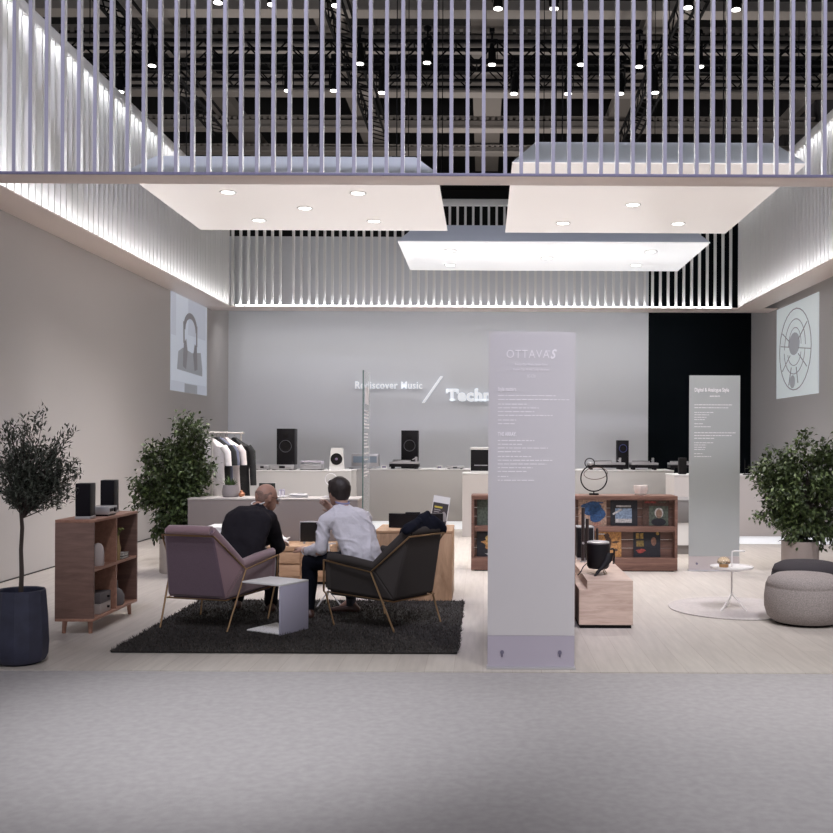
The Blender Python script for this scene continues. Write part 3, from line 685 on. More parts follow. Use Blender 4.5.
# speaker things on the back counters
def towerspk(px, D, z, w, h, label, m=M_blackp, drv=.5, light=None, ring=mat('ring_dark_metal', (.16, .16, .18), .4, .6), g=None):
    q = onc(px, D, z); t = thing('display_speaker', label, 'speaker', q, 0, g)
    MB().box(-w/2, w/2, 0, w*.9, 0, h, .006).build('cabinet', m, t)
    r = w*.3
    MB().lathe([(0, 0), (r*.35, .004), (r*.7, -.006), (r, .006), (r*1.12, .004), (r*1.12, 0)], 28, M=T(0, -.001, h*drv) @ Matrix.Rotation(PI/2, 4, 'X')).build('woofer', M_blackm, t); wf = bpy.context.scene.collection.objects[-1]
    mb = MB(); mb.tube([(r*1.1*math.cos(a), -.008, h*drv+r*1.1*math.sin(a)) for a in [2*PI*k/28 for k in range(28)]], .005, 6, True); mb.build('driver_ring', ring, wf)
    MB().lathe([(0, 0), (r*.4, .003), (r*.5, 0)], 20, M=T(0, -.001, h*.82) @ Matrix.Rotation(PI/2, 4, 'X')).build('tweeter', M_blackm, t)
    return t
towerspk(285.5, 15.15, 1.04, .27, .62, 'large black speaker on the counter left of the seated men', drv=.57)
towerspk(409.5, 17.28, 1.005, .29, .655, 'black speaker standing behind a turntable on the back counter', drv=.6)
q = onc(336.5, 15.0, 1.04)
t = thing('white_speaker', 'white tapered speaker with a black round driver', 'speaker', q)
MB().rings([[Vector((-.11, 0, 0)), Vector((.11, 0, 0)), Vector((.10, .16, 0)), Vector((-.10, .16, 0))], [Vector((-.085, 0, .33)), Vector((.085, 0, .33)), Vector((.075, .16, .33)), Vector((-.075, .16, .33))]]).build('cabinet', M_white, t, smooth=False)
MB().cyl((0, .0, .165), (0, -.012, .165), .088, seg=32).build('driver', M_blackm, t); MB().ell((0, -.012, .165), (.02, .01, .02)).build('dust_cap', mat('violet_cap', (.2, .15, .25), .4), t)
def hifi(px, D, z, w, h, label, m=M_silver, dark=True, cat='player', nm='audio_player'):
    q = onc(px, D, z); t = thing(nm, label, cat, q)
    MB().box(-w/2, w/2, 0, .3, .012, h, .004).build('case', m, t)
    MB().box(-w*.42, -w*.3, .02, .28, 0, .012).box(w*.3, w*.42, .02, .28, 0, .012).build('feet', M_blackp, t)
    if dark: MB().box(-w*.12, w*.12, -.003, 0, h*.35, h*.8).build('display_window', M_blackp, t)
    MB().cyl((w*.36, 0, h*.55), (w*.36, -.02, h*.55), h*.22, seg=16).build('knob', m, t)
    return t
hifi(262, 14.95, 1.04, .22, .07, 'silver audio player at the left end of the pale grey counter')
hifi(282, 14.93, 1.04, .36, .075, 'silver audio player with dark window in front of the large speaker')
q = onc(311, 15.0, 1.04)
t = thing('clear_display_case', 'small clear acrylic case with device between the two speakers', 'case', q)
MB().box(-.16, .16, 0, .25, .012, .085, .004).build('device', M_silver, t); MB().box(-.16, .16, 0, .25, 0, .012).build('base', M_blackp, t); MB().box(-.155, .155, .005, .24, .115, .135).box(-.155, -.15, .005, .24, .085, .115).box(.15, .155, .005, .24, .085, .115).build('clear_lid', mat('acrylic', (.6, .56, .66), .3), t)
hifi(359.5, 16.95, 1.005, .42, .02, 'thin silver deck below the blue glass unit', dark=False)
q = onc(365, 17.0, 1.045)
t = thing('glass_front_unit', 'silver audio unit with pale blue glass front behind the text stand', 'player', q)
MB().box(-.23, .23, 0, .25, 0, .21, .006).build('case', M_silver, t); MB().box(-.20, .20, -.004, 0, .06, .17).build('glass_front', mat('blue_glass', (.22, .27, .33), .2), t)
def turntable(px, D, z, label, w=.46, plinth=M_silver, lidm=None):
    q = onc(px, D, z); t = thing('turntable', label, 'turntable', q, 0, 'turntables on the back counters'); h = w/2; t.scale = (1, .8, 1.55)
    MB().box(-h, h, 0, .36, .055, .078, .006).build('plinth', plinth, t)
    MB().box(-h, h, .002, .358, .022, .055).build('under_base', M_blackp, t)
    for a in (-1, 1):
        for b in (.05, .31): MB().cyl((a*(h-.05), b, 0), (a*(h-.05), b, .022), .026).build('foot', M_blackp, t)
    pl = MB().cyl((-.05, .18, .075), (-.05, .18, .095), .155, seg=36).build('platter', M_silver, t); MB().cyl((-.05, .18, .095), (-.05, .18, .098), .148, seg=36).build('record', M_blackp, pl)
    a = MB().cyl((h-.06, .28, .075), (h-.06, .28, .13), .022).tube([(h-.06, .32, .125), (h-.06, .26, .125), (h-.075, .14, .115), (h-.10, .08, .105)], .006, 6); a.box(h-.115, h-.09, .05, .09, .098, .108); a.build('tonearm', M_silver, t)
    return t
turntable(404, 16.9, 1.005, 'silver turntable in front of the black speaker, left of the tall text stand', .50)
hifi(455, 16.9, 1.005, .30, .05, 'flat silver deck with dark front left of the black cube speaker')
turntable(607, 16.9, 1.005, 'turntable in front of the dark phone-like speaker tower', .62)
turntable(645, 16.9, 1.005, 'turntable half in front of the black wall section', .46)
turntable(684, 16.95, 1.005, 'turntable behind the small black box speaker near the rear text stand', .46)
t = towerspk(623, 17.32, 1.005, .20, .50, 'narrow black tower speaker with blue sheen on the back counter', drv=.72, ring=mat('blue_ring', (.05, .06, .25), .3))
q = onc(480, 15.7, .985); t = thing('cube_speaker', 'black cube speaker with white top at the text panel edge', 'speaker', q)
MB().box(-.145, .145, 0, .28, .03, .36, .006).build('cabinet', M_blackp, t); MB().box(-.15, .15, -.004, .28, .36, .40, .006).build('top_cap', M_white, t); MB().box(-.15, .15, -.004, .28, 0, .03, .004).build('foot_plate', M_white, t); MB().box(-.09, .12, -.004, -.001, .11, .125).build('trim_line', M_silver, t)
for i, (px, D, w, lb, z) in enumerate(((683, 14.7, .11, 'small black box speaker on the right counter beside the rear text stand', 1.005),)):
    q = onc(px, D, z); t = thing('small_speaker', lb, 'speaker', q); MB().box(-w/2, w/2, 0, .1, .005, .245, .006).build('cabinet', M_blackm, t); MB().box(-w/2, w/2, 0, .1, 0, .005).build('base', M_silver, t)
for i, (px, lb, D, z) in enumerate(((384, 'small white price card left of the silver turntable', 16.9, 1.005), (439.5, 'small white price card right of the silver turntable', 16.9, 1.005))):
    q = onc(px, D, z); t = thing('price_card', lb, 'card', q, 0, 'small cards on the back counter')
    MB().box(-.05, .05, 0, .01, 0, .065).build('card', M_white, t); MB().box(-.032, .032, -.001, 0, .02, .045).build('print', mat('violet_print', (.12, .1, .2), .6), t)
hp = onc(747, 14.7, 1.005); t = thing('headphone_stand', 'thin stand with hanging cable on the right counter', 'stand', hp)
MB().cyl((0, 0, 0), (0, 0, .012), .06).cyl((-.03, 0, .012), (-.03, 0, .22), .006, seg=8).cyl((.03, 0, .012), (.03, 0, .16), .005, seg=8).ell((.03, 0, .12), (.02, .01, .03)).build('stand_rods', M_blackm, t)
MB().tube([(.03, -.02, .05), (.05, -.06, .0), (.03, -.09, -.1), (.06, -.09, -.22), (.09, -.09, -.30), (.06, -.09, -.34), (.03, -.09, -.31)], .005, 6).build('cable', M_blackm, t)

# ------------------------------------------------------------------ oak cabinet and box
ox0, ox1 = (268-VX)*.0103, (330-VX)*.0103
t = thing('oak_cabinet', 'low knotty oak drawer cabinet between the two men', 'cabinet', ((ox0+ox1)/2, 10.3, 0)); hx = (ox1-ox0)/2
MB().box(-hx, hx, .02, .56, .03, .345, .003).build('carcass', M_oak, t); MB().box(-hx-.01, hx+.01, -.005, .57, .345, .395, .004).build('top', M_oak, t)
dx1 = (300.5-VX)*.0103-t.location.x
for i, (z0, z1) in enumerate(((.22, .335), (.085, .205))):
    o = MB().box(-hx+.03, dx1, -.005, .02, z0, z1, .004).build('drawer', M_oak, t)
    MB().box(dx1+.02, hx-.01, -.004, .02, z0, z1, .003).build('drawer', M_oak, t)
MB().box(-hx+.02, hx-.02, .04, .54, 0, .03).build('plinth', M_blackm, t)
t = thing('white_teapot', 'white teapot beside the bald man on the oak cabinet', 'teapot', (onc(282, 10.5).x, 10.5, .395))
remesh(MB().hull([((0, 0, .045), (.06, .05, .04), None)]).ell((-.01, 0, .085), (.03, .03, .025)).hull([((.04, 0, .05), .014, None), ((.085, 0, .075), .008, None)]).box(-.07, .07, -.045, .045, 0, .03), 'teapot_body', M_white, t, .006, 4)
t = thing('small_monitor', 'small black monitor with thin silver rim on the oak cabinet', 'monitor', (onc(310.5, 10.6).x, 10.6, .395))
MB().box(-.11, .11, -.008, .02, .02, .235, .004).build('rim', M_silver, t); MB().box(-.103, .103, -.011, -.008, .02, .225).build('screen', mat('screen_black', (.008, .007, .007), .35), t); MB().box(-.07, -.05, -.02, .03, 0, .02).box(.05, .07, -.02, .03, 0, .02).build('foot', M_silver, t)
bx0, bx1 = (375-VX)*.00926, (452.5-VX)*.00926
t = thing('oak_box', 'tall knotty oak block table behind the dark armchair', 'table', ((bx0+bx1)/2, 9.27, 0)); hx = (bx1-bx0)/2
MB().box(-hx, hx, 0, .70, 0, .63, .004).build('body', wood('knotty_oak_upright', (.26, .15, .085), (.50, .32, .20), (6, 6, 1), 2.4), t); MB().box(-hx-.002, hx+.002, -.003, .70, .63, .655, .004).build('top', M_oak, t)
t = thing('soundbar', 'curved black wireless speaker on the oak block behind the jacket', 'speaker', (onc(416, 9.6).x, 9.6, .655))
mb = MB(); rg = []
for k in range(17):
    a = -1.05+2.1*k/16; x = .26*math.sin(a)/math.sin(1.05); y = -.10*math.cos(a)+.06
    rg.append([Vector((x, y, .0)), Vector((x, y+.09, 0)), Vector((x, y+.09, .135)), Vector((x, y, .135))])
mb.rings(rg); mb.build('housing', M_blackp, t, ang=50); MB().box(-.1, .04, -.02, .06, .135, .147, .003).build('control_panel', M_blackm, t)
t = thing('info_sign', 'tilted white information sign with dark picture on the oak block', 'sign', (onc(437.5, 9.72).x, 9.82, .655), -.25); t.scale = (1, 1, 1.13)
M = T(0, 0, 0) @ Matrix.Rotation(.13, 4, 'Y') @ Matrix.Rotation(-.15, 4, 'X')
MB().box(-.085, .085, 0, .006, .0, .26, M=M).build('card', M_white, t); MB().box(-.078, .078, -.002, 0, .02, .2, M=M).build('picture', mat('sign_dark', (.05, .04, .045), .5), t)
mb = MB().box(-.06, .02, -.004, -.002, .155, .17, M=M); mb.build('headline', mat('headline_yellow', (.6, .5, .08), .6), t)
mb = MB()
for k in range(4): mb.box(-.06, -.005+.01*(k % 2), -.004, -.002, .08+.018*k, .088+.018*k, M=M)
mb.ell(M @ Vector((.05, -.003, .07)), (.03, .003, .06)).build('print', mat('print_grey', (.35, .33, .33), .6), t)

# ------------------------------------------------------------------ text stands
M_frost = bpy.data.materials.new('frosted_glass'); M_frost.use_nodes = True
def frost(m, col, tr=.35, tp=0.0):
    m.use_nodes = True; nt = m.node_tree; nt.nodes.clear(); o = nt.nodes.new('ShaderNodeOutputMaterial')
    d = nt.nodes.new('ShaderNodeBsdfDiffuse'); d.inputs[0].default_value = (*col, 1); r = nt.nodes.new('ShaderNodeBsdfTranslucent'); r.inputs[0].default_value = (*col, 1)
    g = nt.nodes.new('ShaderNodeBsdfGlossy'); g.inputs['Roughness'].default_value = .22; g.inputs[0].default_value = (.9, .9, 1, 1)
    m1 = nt.nodes.new('ShaderNodeMixShader'); m1.inputs[0].default_value = tr; m2 = nt.nodes.new('ShaderNodeMixShader'); m2.inputs[0].default_value = .10
    L = nt.links.new; L(d.outputs[0], m1.inputs[1]); L(r.outputs[0], m1.inputs[2]); L(m1.outputs[0], m2.inputs[1]); L(g.outputs[0], m2.inputs[2])
    if tp:
        t_ = nt.nodes.new('ShaderNodeBsdfTransparent'); m3 = nt.nodes.new('ShaderNodeMixShader'); m3.inputs[0].default_value = tp
        L(m2.outputs[0], m3.inputs[1]); L(t_.outputs[0], m3.inputs[2]); L(m3.outputs[0], o.inputs[0])
    else: L(m2.outputs[0], o.inputs[0])
    return m
frost(M_frost, (.80, .78, .785), .42)
M_film = frost(bpy.data.materials.new('lavender_film'), (.62, .575, .66), .4)
M_film2 = frost(bpy.data.materials.new('pale_film'), (.62, .56, .55), .3)
M_frost2 = frost(bpy.data.materials.new('frosted_glass_grey'), (.50, .52, .51), .3)
M_edge = mat('glass_edge_green', (.10, .17, .15), .15)
M_txt = mat('white_print', (.93, .90, .91), .6)
def lines(mb, x, z, widths, lh, th, y=-.012, jit=None):
    mb = MB(); t_ = t
    r = random.Random(int(x*1000+z*77))
    for w in widths:
        a = x
        while a < x+w:
            b = min(x+w, a+r.uniform(.012, .05)); mb.box(a, b, y, y+.002, z, z+th); a = b+.006
        z -= lh
    mb.build('paragraph', M_txt, t_, smooth=False)
    return z
c0 = (FL(487.5, 668)+FL(574.5, 668.5))/2; pw = .572; ph = 2.215
t = thing('text_stand', 'tall frosted glass text panel in front, headed OTTAVA S', 'text panel', (c0.x-.001, c0.y+.01, 0))
MB().box(-pw/2, pw/2, -.007, .007, .215, ph).build('frosted_pane', M_frost, t, smooth=False)
MB().box(-pw/2, pw/2, -.007, .007, .012, .213).build('lower_pane', M_film, t, smooth=False, label='lavender lower strip of the pane')
MB().box(-pw/2-.006, pw/2+.006, -.05, .05, 0, .012, .002).build('foot_plate', M_silver, t)
for a in (-1, 1): MB().cyl((a*.19, -.007, .105), (a*.19, -.016, .105), .013).cyl((a*.19, -.008, .075), (a*.19, -.012, .105), .006).build('bolt', mat('bolt_metal', (.25, .23, .32), .4, .8), t)
def pz(py): return P(530, py, c0.y).z
text_mesh('title_text', 'OTTAVA', .078, M_txt, t, T(-.172, -.0095, pz(358)) @ FACE, .001, -.0008, sx=.86, space=1.12)
text_mesh('title_text', 'S', .084, M_txt, t, T(.118, -.0095, pz(358.2)) @ FACE, .001, .002, shear=.35, sx=.8)
text_mesh('mark_text', 'TM', .018, M_txt, t, T(.098, -.0095, pz(352)) @ FACE, .001, 0, sx=.8)
for i, (s_, y_) in enumerate((('Premium Class Wireless Speaker System', 365.5), ('Premium Class Wireless Lautsprechersystem', 370.5), ('SC-C30', 377.5))):
    text_mesh('subtitle_text', s_, .021 if i < 2 else .028, M_txt, t, T(-.005, -.0095, pz(y_)) @ FACE, .0006, 0, 'CENTER', sx=.62)
text_mesh('heading_text', 'Style matters.', .036, M_txt, t, T(-.224, -.0095, pz(391)) @ FACE, .001, .0006, sx=.62)
text_mesh('heading_text', 'THE ARRAY.', .036, M_txt, t, T(-.224, -.0095, pz(436)) @ FACE, .001, .0008, sx=.62)
mb = MB()
lines(mb, -.224, pz(396), [.38, .47], .026, .005, -.0085); lines(mb, -.224, pz(404.6), [.19, .27, .24, .36], .0245, .005, -.0085); lines(mb, -.224, pz(420.5), [.12, .11], .024, .005, -.0085)
lines(mb, -.224, pz(441), [.24, .16, .33, .15], .0245, .005, -.0085); lines(mb, -.224, pz(457), [.22, .36, .32, .23, .19], .0245, .005, -.0085); lines(mb, -.224, pz(477), [.07, .24], .0245, .005, -.0085)
c0 = (FL(689, 571)+FL(740, 571.5))/2; pw = .585; ph = P(700, 375.3, c0.y).z
t = thing('text_stand', 'rear grey glass text panel headed Digital & Analogue Style', 'text panel', (c0.x, c0.y+.03, 0))
MB().box(-pw/2, pw/2, -.007, .007, .17, ph).build('frosted_pane', M_frost2, t, smooth=False); MB().box(-pw/2, pw/2, -.007, .007, .012, .168).build('lower_pane', M_film2, t, smooth=False)
MB().box(-pw/2-.006, pw/2+.006, -.05, .05, 0, .012, .002).build('foot_plate', M_silver, t)
for a in (-1, 1): MB().cyl((a*.2, -.007, .085), (a*.2, -.016, .085), .013).build('bolt', MATS['bolt_metal'], t)
text_mesh('title_text', 'Digital & Analogue Style', .062, M_txt, t, T(-.235, -.0095, P(700, 391.5, c0.y).z) @ FACE, .001, .001, sx=.66)
text_mesh('subtitle_text', 'ANALOGUE & DIGITAL STYLE', .016, M_txt, t, T(0, -.0095, P(700, 396.5, c0.y).z) @ FACE, .0006, .001, 'CENTER', sx=.55)
mb = MB(); zz = lambda y: P(700, y, c0.y).z
lines(mb, -.235, zz(405), [.44, .39], .034, .007, -.0085); lines(mb, -.235, zz(412.6), [.22, .17, .14, .12], .028, .006, -.0085); lines(mb, -.235, zz(424), [.1, .19], .034, .006, -.0085)
lines(mb, -.235, zz(433), [.48, .43, .23], .032, .007, -.0085); lines(mb, -.235, zz(443), [.22, .14, .13, .12], .026, .006, -.0085); lines(mb, -.235, zz(454), [.1, .2], .032, .006, -.0085)
a = P(363.3, 370, 10.15); 
t = thing('text_stand', 'glass text panel seen edge on beside the white-shirted man', 'text panel', (-1.228, 10.42, 0), math.radians(90))
MG = frost(bpy.data.materials.new('clear_glass_sheet'), (.62, .66, .66), .5, .80)
MB().box(-.27, .27, -.006, .006, .012, a.z).build('glass_pane', MG, t, smooth=False)
MB().box(-.274, -.27, -.0062, .0062, .012, a.z).build('glass_edge', M_edge, t, smooth=False)
MB().box(-.275, .275, -.05, .05, 0, .012).build('foot_plate', M_silver, t)
mb = MB()
r_ = random.Random(5); z = a.z-.05
mb.box(-.15, .15, -.009, -.007, a.z-.34, a.z-.16)
z = a.z-.42
while z > 1.1:
    mb.box(-.24, -.24+r_.uniform(.2, .45), -.009, -.007, z, z+.014); z -= .034+(.03 if r_.random() < .2 else 0)
mb.build('body_text', M_txt, t, smooth=False)

# ------------------------------------------------------------------ record shelf
RY = 11.45; rx0, rx1 = onc(471.5, RY).x, onc(678, RY).x; RT = P(600, 495.8, RY).z
t = thing('record_shelf', 'dark walnut record shelf displaying album covers', 'shelf', ((rx0+rx1)/2, RY, 0)); hx = (rx1-rx0)/2
zt, zr1, zr1b, zr2, zr2b = RT, P(600, 500, RY).z, P(600, 526.5, RY).z, P(600, 532, RY).z, P(600, 558, RY).z
MB().box(-hx, hx, 0, .4, zr1, zt, .003).build('top', M_walnut, t); MB().box(-hx+.03, hx-.03, .012, .38, zr2, zr1b, .002).build('shelf', M_walnut, t); MB().box(-hx, hx, 0, .38, .012, zr2b, .003).build('base_board', M_walnut, t)
for a in (-1, 1): MB().box(a*hx, a*(hx-.032), .0, .38, zr2b, zr1, .002).build('side_panel', M_walnut, t)
mb = MB()
for (z0, z1) in ((zr2b, zr2), (zr1b, zr1)):
    n = 3
    for k in range(n): mb.box(-hx+.032, hx-.032, .14, .16, z0+(z1-z0)*k/n+.002, z0+(z1-z0)*(k+1)/n-.002)
mb.build('back_panel', M_walnutd, t); MB().box(-hx+.04, hx-.04, .03, .36, 0, .012).build('plinth', M_blackm, t)
def record(px0, px1, row, label, cover, paint):
    z0 = zr1b if row == 0 else zr2b
    a, b = onc(px0+.8, RY+.1).x, onc(px1+.8, RY+.1).x; w = (b-a); t = thing('record_sleeve', label, 'record', ((a+b)/2, RY+.10, z0+.001), 0, 'album sleeves leaning in the record shelf')
    M = Matrix.Rotation(-.07, 4, 'X'); MB().box(-w/2, w/2, 0, .004, 0, .305, M=M).build('sleeve', cover, t, smooth=False)
    mb = MB(); mats = paint(mb, w, M)
    mb.build('cover_print', mats, t, smooth=False)
def blob2(mb, M, cx, cz, rx, rz, mi, n=18, wob=0, y=-.0015, ph=0):
    mb.mi = mi; mb.prism([M @ Vector((cx+rx*(1+wob*math.sin(3*a+ph)+wob*.6*math.sin(5*a+1+ph))*math.cos(a), y, cz+rz*(1+wob*math.sin(2*a+ph))*math.sin(a))) for a in [2*PI*k/n for k in range(n)]], (0, 0, 0), (0, .0012, 0))
cm = lambda n, c: mat('print_'+n, tuple(x*.75 for x in c), .5, vary=(45, .45, (1, 1, 1)))
cWh, cBl, cTan, cSky, cBrn, cRed, cOr, cGd, cGr, cDk = cm('white', (.65, .62, .6)), cm('blue', (.03, .10, .26)), cm('tan', (.55, .36, .26)), cm('sky', (.30, .40, .55)), cm('brown', (.10, .05, .035)), cm('red', (.35, .05, .04)), cm('orange', (.60, .30, .10)), cm('gold', (.45, .28, .06)), cm('green', (.10, .125, .095)), cm('dark', (.012, .012, .02))
def p1(mb, w, M):
    blob2(mb, M, -.015, .2, .11, .08, 0, wob=.15); blob2(mb, M, .05, .13, .09, .10, 0, wob=.12, ph=1); blob2(mb, M, .08, .265, .05, .008, 0, y=-.002); blob2(mb, M, .05, .02, .05, .02, 1, wob=.2); blob2(mb, M, -.1, .05, .03, .06, 2); return [cBl, cm('peach', (.55, .28, .2)), cWh]
record(578, 606, 0, 'album sleeve with a big blue shape on a tan ground', cTan, p1)
def p2(mb, w, M):
    mb.mi = 0; mb.box(-.1, .09, -.0015, 0, .035, .20, M=M)
    mb.mi = 1; mb.box(-.1, .09, -.0015, 0, .035, .08, M=M @ T(0, -.0006, 0))
    mb.mi = 1
    mb.box(-.09, .08, -.004, -.001, .215, .235, M=M); mb.box(-.06, .06, -.004, -.001, .15, .172, M=M @ T(0, 0, .02) @ Matrix.Rotation(-.5, 4, 'Y')); return [cSky, cWh]
record(610, 637, 0, 'black album sleeve with a pale blue picture and white bars', cDk, p2)
def p3(mb, w, M):
    mb.mi = 0; mb.box(-.08, .14, -.0015, 0, .005, .23, M=M)
    blob2(mb, M, .035, .15, .05, .06, 1, y=-.003); blob2(mb, M, .035, .14, .036, .052, 2, y=-.004); blob2(mb, M, .03, .045, .085, .045, 3, y=-.0045); mb.mi = 4; mb.box(-.13, -.0, -.0015, 0, .262, .282, M=M); mb.mi = 5; mb.box(.03, .12, -.0015, 0, .27, .28, M=M); return [cGr, cWh, cm('skin', (.32, .2, .14)), cDk, cRed, cGr]
record(642, 669, 0, 'brown album sleeve with a framed portrait and red lettering', cBrn, p3)
def p4(mb, w, M):
    blob2(mb, M, 0, .15, .035, .08, 0, wob=.1); blob2(mb, M, -.02, .24, .03, .03, 0, wob=.2); blob2(mb, M, .08, .17, .045, .012, 0, wob=.2); blob2(mb, M, .08, .08, .03, .015, 0); blob2(mb, M, -.06, .1, .05, .02, 0, wob=.2); mb.mi = 1; mb.box(-.12, -.04, -.0015, 0, .255, .27, M=M); return [cBrn, cWh]
record(595, 621, 1, 'orange album sleeve with a brown dancing figure', cOr, p4)
def p5(mb, w, M):
    mb.mi = 0; mb.box(-.125, -.085, -.0015, 0, .21, .275, M=M); mb.box(-.075, -.04, -.0015, 0, .21, .275, M=M); mb.mi = 1; mb.box(-.12, -.035, -.0015, 0, .12, .19, M=M); blob2(mb, M, -.07, .07, .05, .025, 2, wob=.2); blob2(mb, M, .08, .18, .03, .05, 3); blob2(mb, M, .125, .27, .018, .018, 0); return [cGd, cm('dgold', (.22, .15, .04)), cRed, cm('skin2', (.25, .12, .08))]
record(633, 660, 1, 'black album sleeve with gold lettering and a dark face', cDk, p5)
def p6(mb, w, M):
    blob2(mb, M, .03, .16, .05, .07, 0, wob=.2); blob2(mb, M, .02, .05, .05, .05, 1, wob=.3); blob2(mb, M, .04, .26, .05, .03, 1, wob=.2); return [cWh, cDk]
record(476.5, 504, 0, 'green and white album sleeve at the left end of the record shelf', cGr, p6)
def p7(mb, w, M):
    blob2(mb, M, 0, .15, .09, .06, 0, wob=.3); blob2(mb, M, -.03, .2, .03, .05, 1, wob=.2); blob2(mb, M, .05, .16, .03, .04, 1, wob=.2); blob2(mb, M, .0, .03, .06, .012, 2, wob=.2); return [cOr, cm('flame', (.8, .55, .2)), cWh]
record(476.5, 504, 1, 'dark album sleeve with orange flames at the lower left of the shelf', cDk, p7)
q = onc(641, 11.65, RT); t = thing('white_bowl', 'small white bowl on the walnut record shelf', 'bowl', q)
MB().lathe([(0, 0), (.05, 0), (.065, .01), (.082, .07), (.082, .112), (.076, .112), (.076, .075), (0, .05)], 32).build('bowl_body', mat('bowl_white', (.90, .84, .82), .5), t)
q = onc(594, 11.62, RT); t = thing('ring_sculpture', 'black wire sculpture of linked rings on the walnut record shelf', 'sculpture', q)
MB().box(-.055, .055, -.03, .03, 0, .022, .008).cyl((0, 0, .02), (0, 0, .05), .008, seg=8).build('base', M_blackm, t)
def hoop(cx, cz, r, tilt, w=.006, c=(0, 0, 0)):
    M = T(cx, 0, cz) @ Matrix.Rotation(tilt, 4, 'X'); return MB().tube([M @ Vector((r*math.cos(a), 0, r*math.sin(a))) for a in [2*PI*k/40 for k in range(40)]], w, 6, True)
hoop(0, .195, .152, 0, .0075).build('large_hoop', M_blackm, t); hoop(-.05, .372, .055, .2, .006).build('small_hoop', M_blackm, t); hoop(.02, .25, .135, 1.0, .004).build('tilted_hoop', mat('bronze', (.12, .08, .07), .4, .6), t)
MB().ell((-.04, 0, .36), (.022, .02, .02)).build('centre_bead', M_silver, t)

# ------------------------------------------------------------------ pale bench and speakers on it
t = thing('media_bench', 'pale oak stepped bench right of the front text panel', 'bench', (.985, 7.97, 0))
bL, bR = (579-VX)*.008-.98, (632.5-VX)*.008-.98; nx = (587-VX)*.008-.98; BZ = .382
prof = [(bL, .03), (bR, .03), (bR, BZ), (nx, BZ), (nx, .31), (bL, .31)]
MB().prism([(x, 0, z) for x, z in prof], (0, 0, 0), (0, 1.75, 0)).build('body', M_ltoak, t, smooth=False)
MB().box(bL+.01, bR-.01, .02, 1.72, 0, .03).build('plinth', M_blackm, t)
t = thing('media_cabinet', 'dark walnut cabinet standing behind the front text panel', 'cabinet', (.43, 8.02, 0))
MB().box(-.29, .307, 0, .6, .03, .98, .003).build('body', M_walnut, t); MB().box(-.27, .29, .02, .58, 0, .03).build('plinth', M_blackm, t)
kx = onc(598.5, 8.36).x
t = thing('kettle_speaker', 'black tapered wireless speaker with silver top on curved legs', 'speaker', (kx, 8.36, BZ)); t.scale = (.88, .88, .85)
MB().lathe([(0, .065), (.09, .06), (.106, .085), (.113, .2), (.112, .30), (.106, .305), (0, .305)], 40).build('body', M_blackp, t)
MB().lathe([(0, .306), (.104, .306), (.107, .318), (.095, .326), (0, .328)], 40).build('top_plate', M_silver, t)
mb = MB(); mb.rings([[Vector((x+w*math.cos(a), -.10+yy+.014*math.sin(a), z)) for a in [2*PI*j/10 for j in range(10)]] for x, z, w, yy in ((.10, .22, .035, .02), (.085, .15, .04, .0), (.04, .09, .032, -.01), (-.01, .045, .02, -.02), (-.045, .0, .012, -.03))]); mb.build('leg', M_blackp, t)
MB().tube([(.03, .03, .1), (.06, -.03, .0)], .004, 6).tube([(.03, .03, .1), (.09, .05, .0)], .004, 6).build('leg', M_brass, t, label='thin brass legs')
MB().tube([(.10, .02, .24), (.145, .02, .25), (.155, .02, .24), (.155, .02, .17), (.15, .02, .10)], .009, 8).build('handle', M_blackp, t)
MB().tube([(-.09, 0, .12), (-.14, -.02, .08), (-.17, -.05, .03), (-.2, -.1, .005)], .005, 6).build('power_cable', M_blackp, t)
for i, (px, D, h, r, lb) in enumerate(((583.3, 9.2, .50, .016, 'taller black tube microphone-like column on the pale bench'), (587.5, 9.25, .395, .016, 'shorter black column beside the taller one on the bench'), (597.5, 9.55, .28, .013, 'slim black column behind the kettle-shaped speaker'))):
    q = onc(px, D, BZ if i != 0 else BZ); t = thing('column_speaker', lb, 'speaker', q, 0, 'slim columns on the pale bench')
    MB().cyl((0, 0, .012), (0, 0, h), r, seg=18).build('column', mat('column_black', (.03, .02, .02), .35), t); MB().cyl((0, 0, 0), (0, 0, .012), r*1.6, seg=20).build('foot', M_silver, t); MB().cyl((0, -r, h*.35), (0, -r-.008, h*.35), .011).build('knob', M_silver, t)
q = onc(585, 9.35, BZ); t = thing('stereo_set', 'black compact stereo with silver corners on the pale bench', 'speaker', q)
MB().box(-.07, .085, 0, .2, .02, .30, .006).build('cabinet', M_blackp, t); MB().box(-.073, .088, -.003, .203, .30, .31).box(.081, .088, -.004, .0, .02, .30).build('trim_frame', M_silver, t); MB().box(-.07, .085, 0, .2, 0, .02).build('base', M_silver, t)

# ------------------------------------------------------------------ tripod tables
def tripod(x, y, ztab, zh, rot, hd, label, r=.187, m=None):
    m = m or mat('table_white', (.74, .71, .70), .4)
    t = thing('tripod_side_table', label, 'table', (x, y, 0), rot)
    MB().lathe([(0, ztab-.018), (r-.01, ztab-.018), (r, ztab-.01), (r, ztab+.004), (r-.004, ztab+.004), (r-.008, ztab-.004), (0, ztab-.004)], 48).build('tabletop', m, t)
    hx, hy = hd; MB().tube([(0, 0, .145), (0, 0, zh-.02), (hx*.04, hy*.04, zh-.006), (hx*.2, hy*.2, zh), (hx, hy, zh)], .0075, 10).build('pole', m, t)
    for a in (-2.6, -.45, 1.7): MB().tube([(0, 0, .155), (.135*math.cos(a), .135*math.sin(a), .004)], .006, 8).build('leg', m, t)
tripod(2.19, 8.82, .395, .53, 0, (.115, 0), 'white round tripod table with handle on the pink rug')
tripod((329-VX)*.0089, 8.92, .43, .57, .2, (.06, .0), 'pale tripod side table beside the knee of the white-shirted man', .15)
t = thing('glass_cloche', 'small amber glass dome on the white tripod table', 'ornament', (2.19-.075, 8.80, .392))
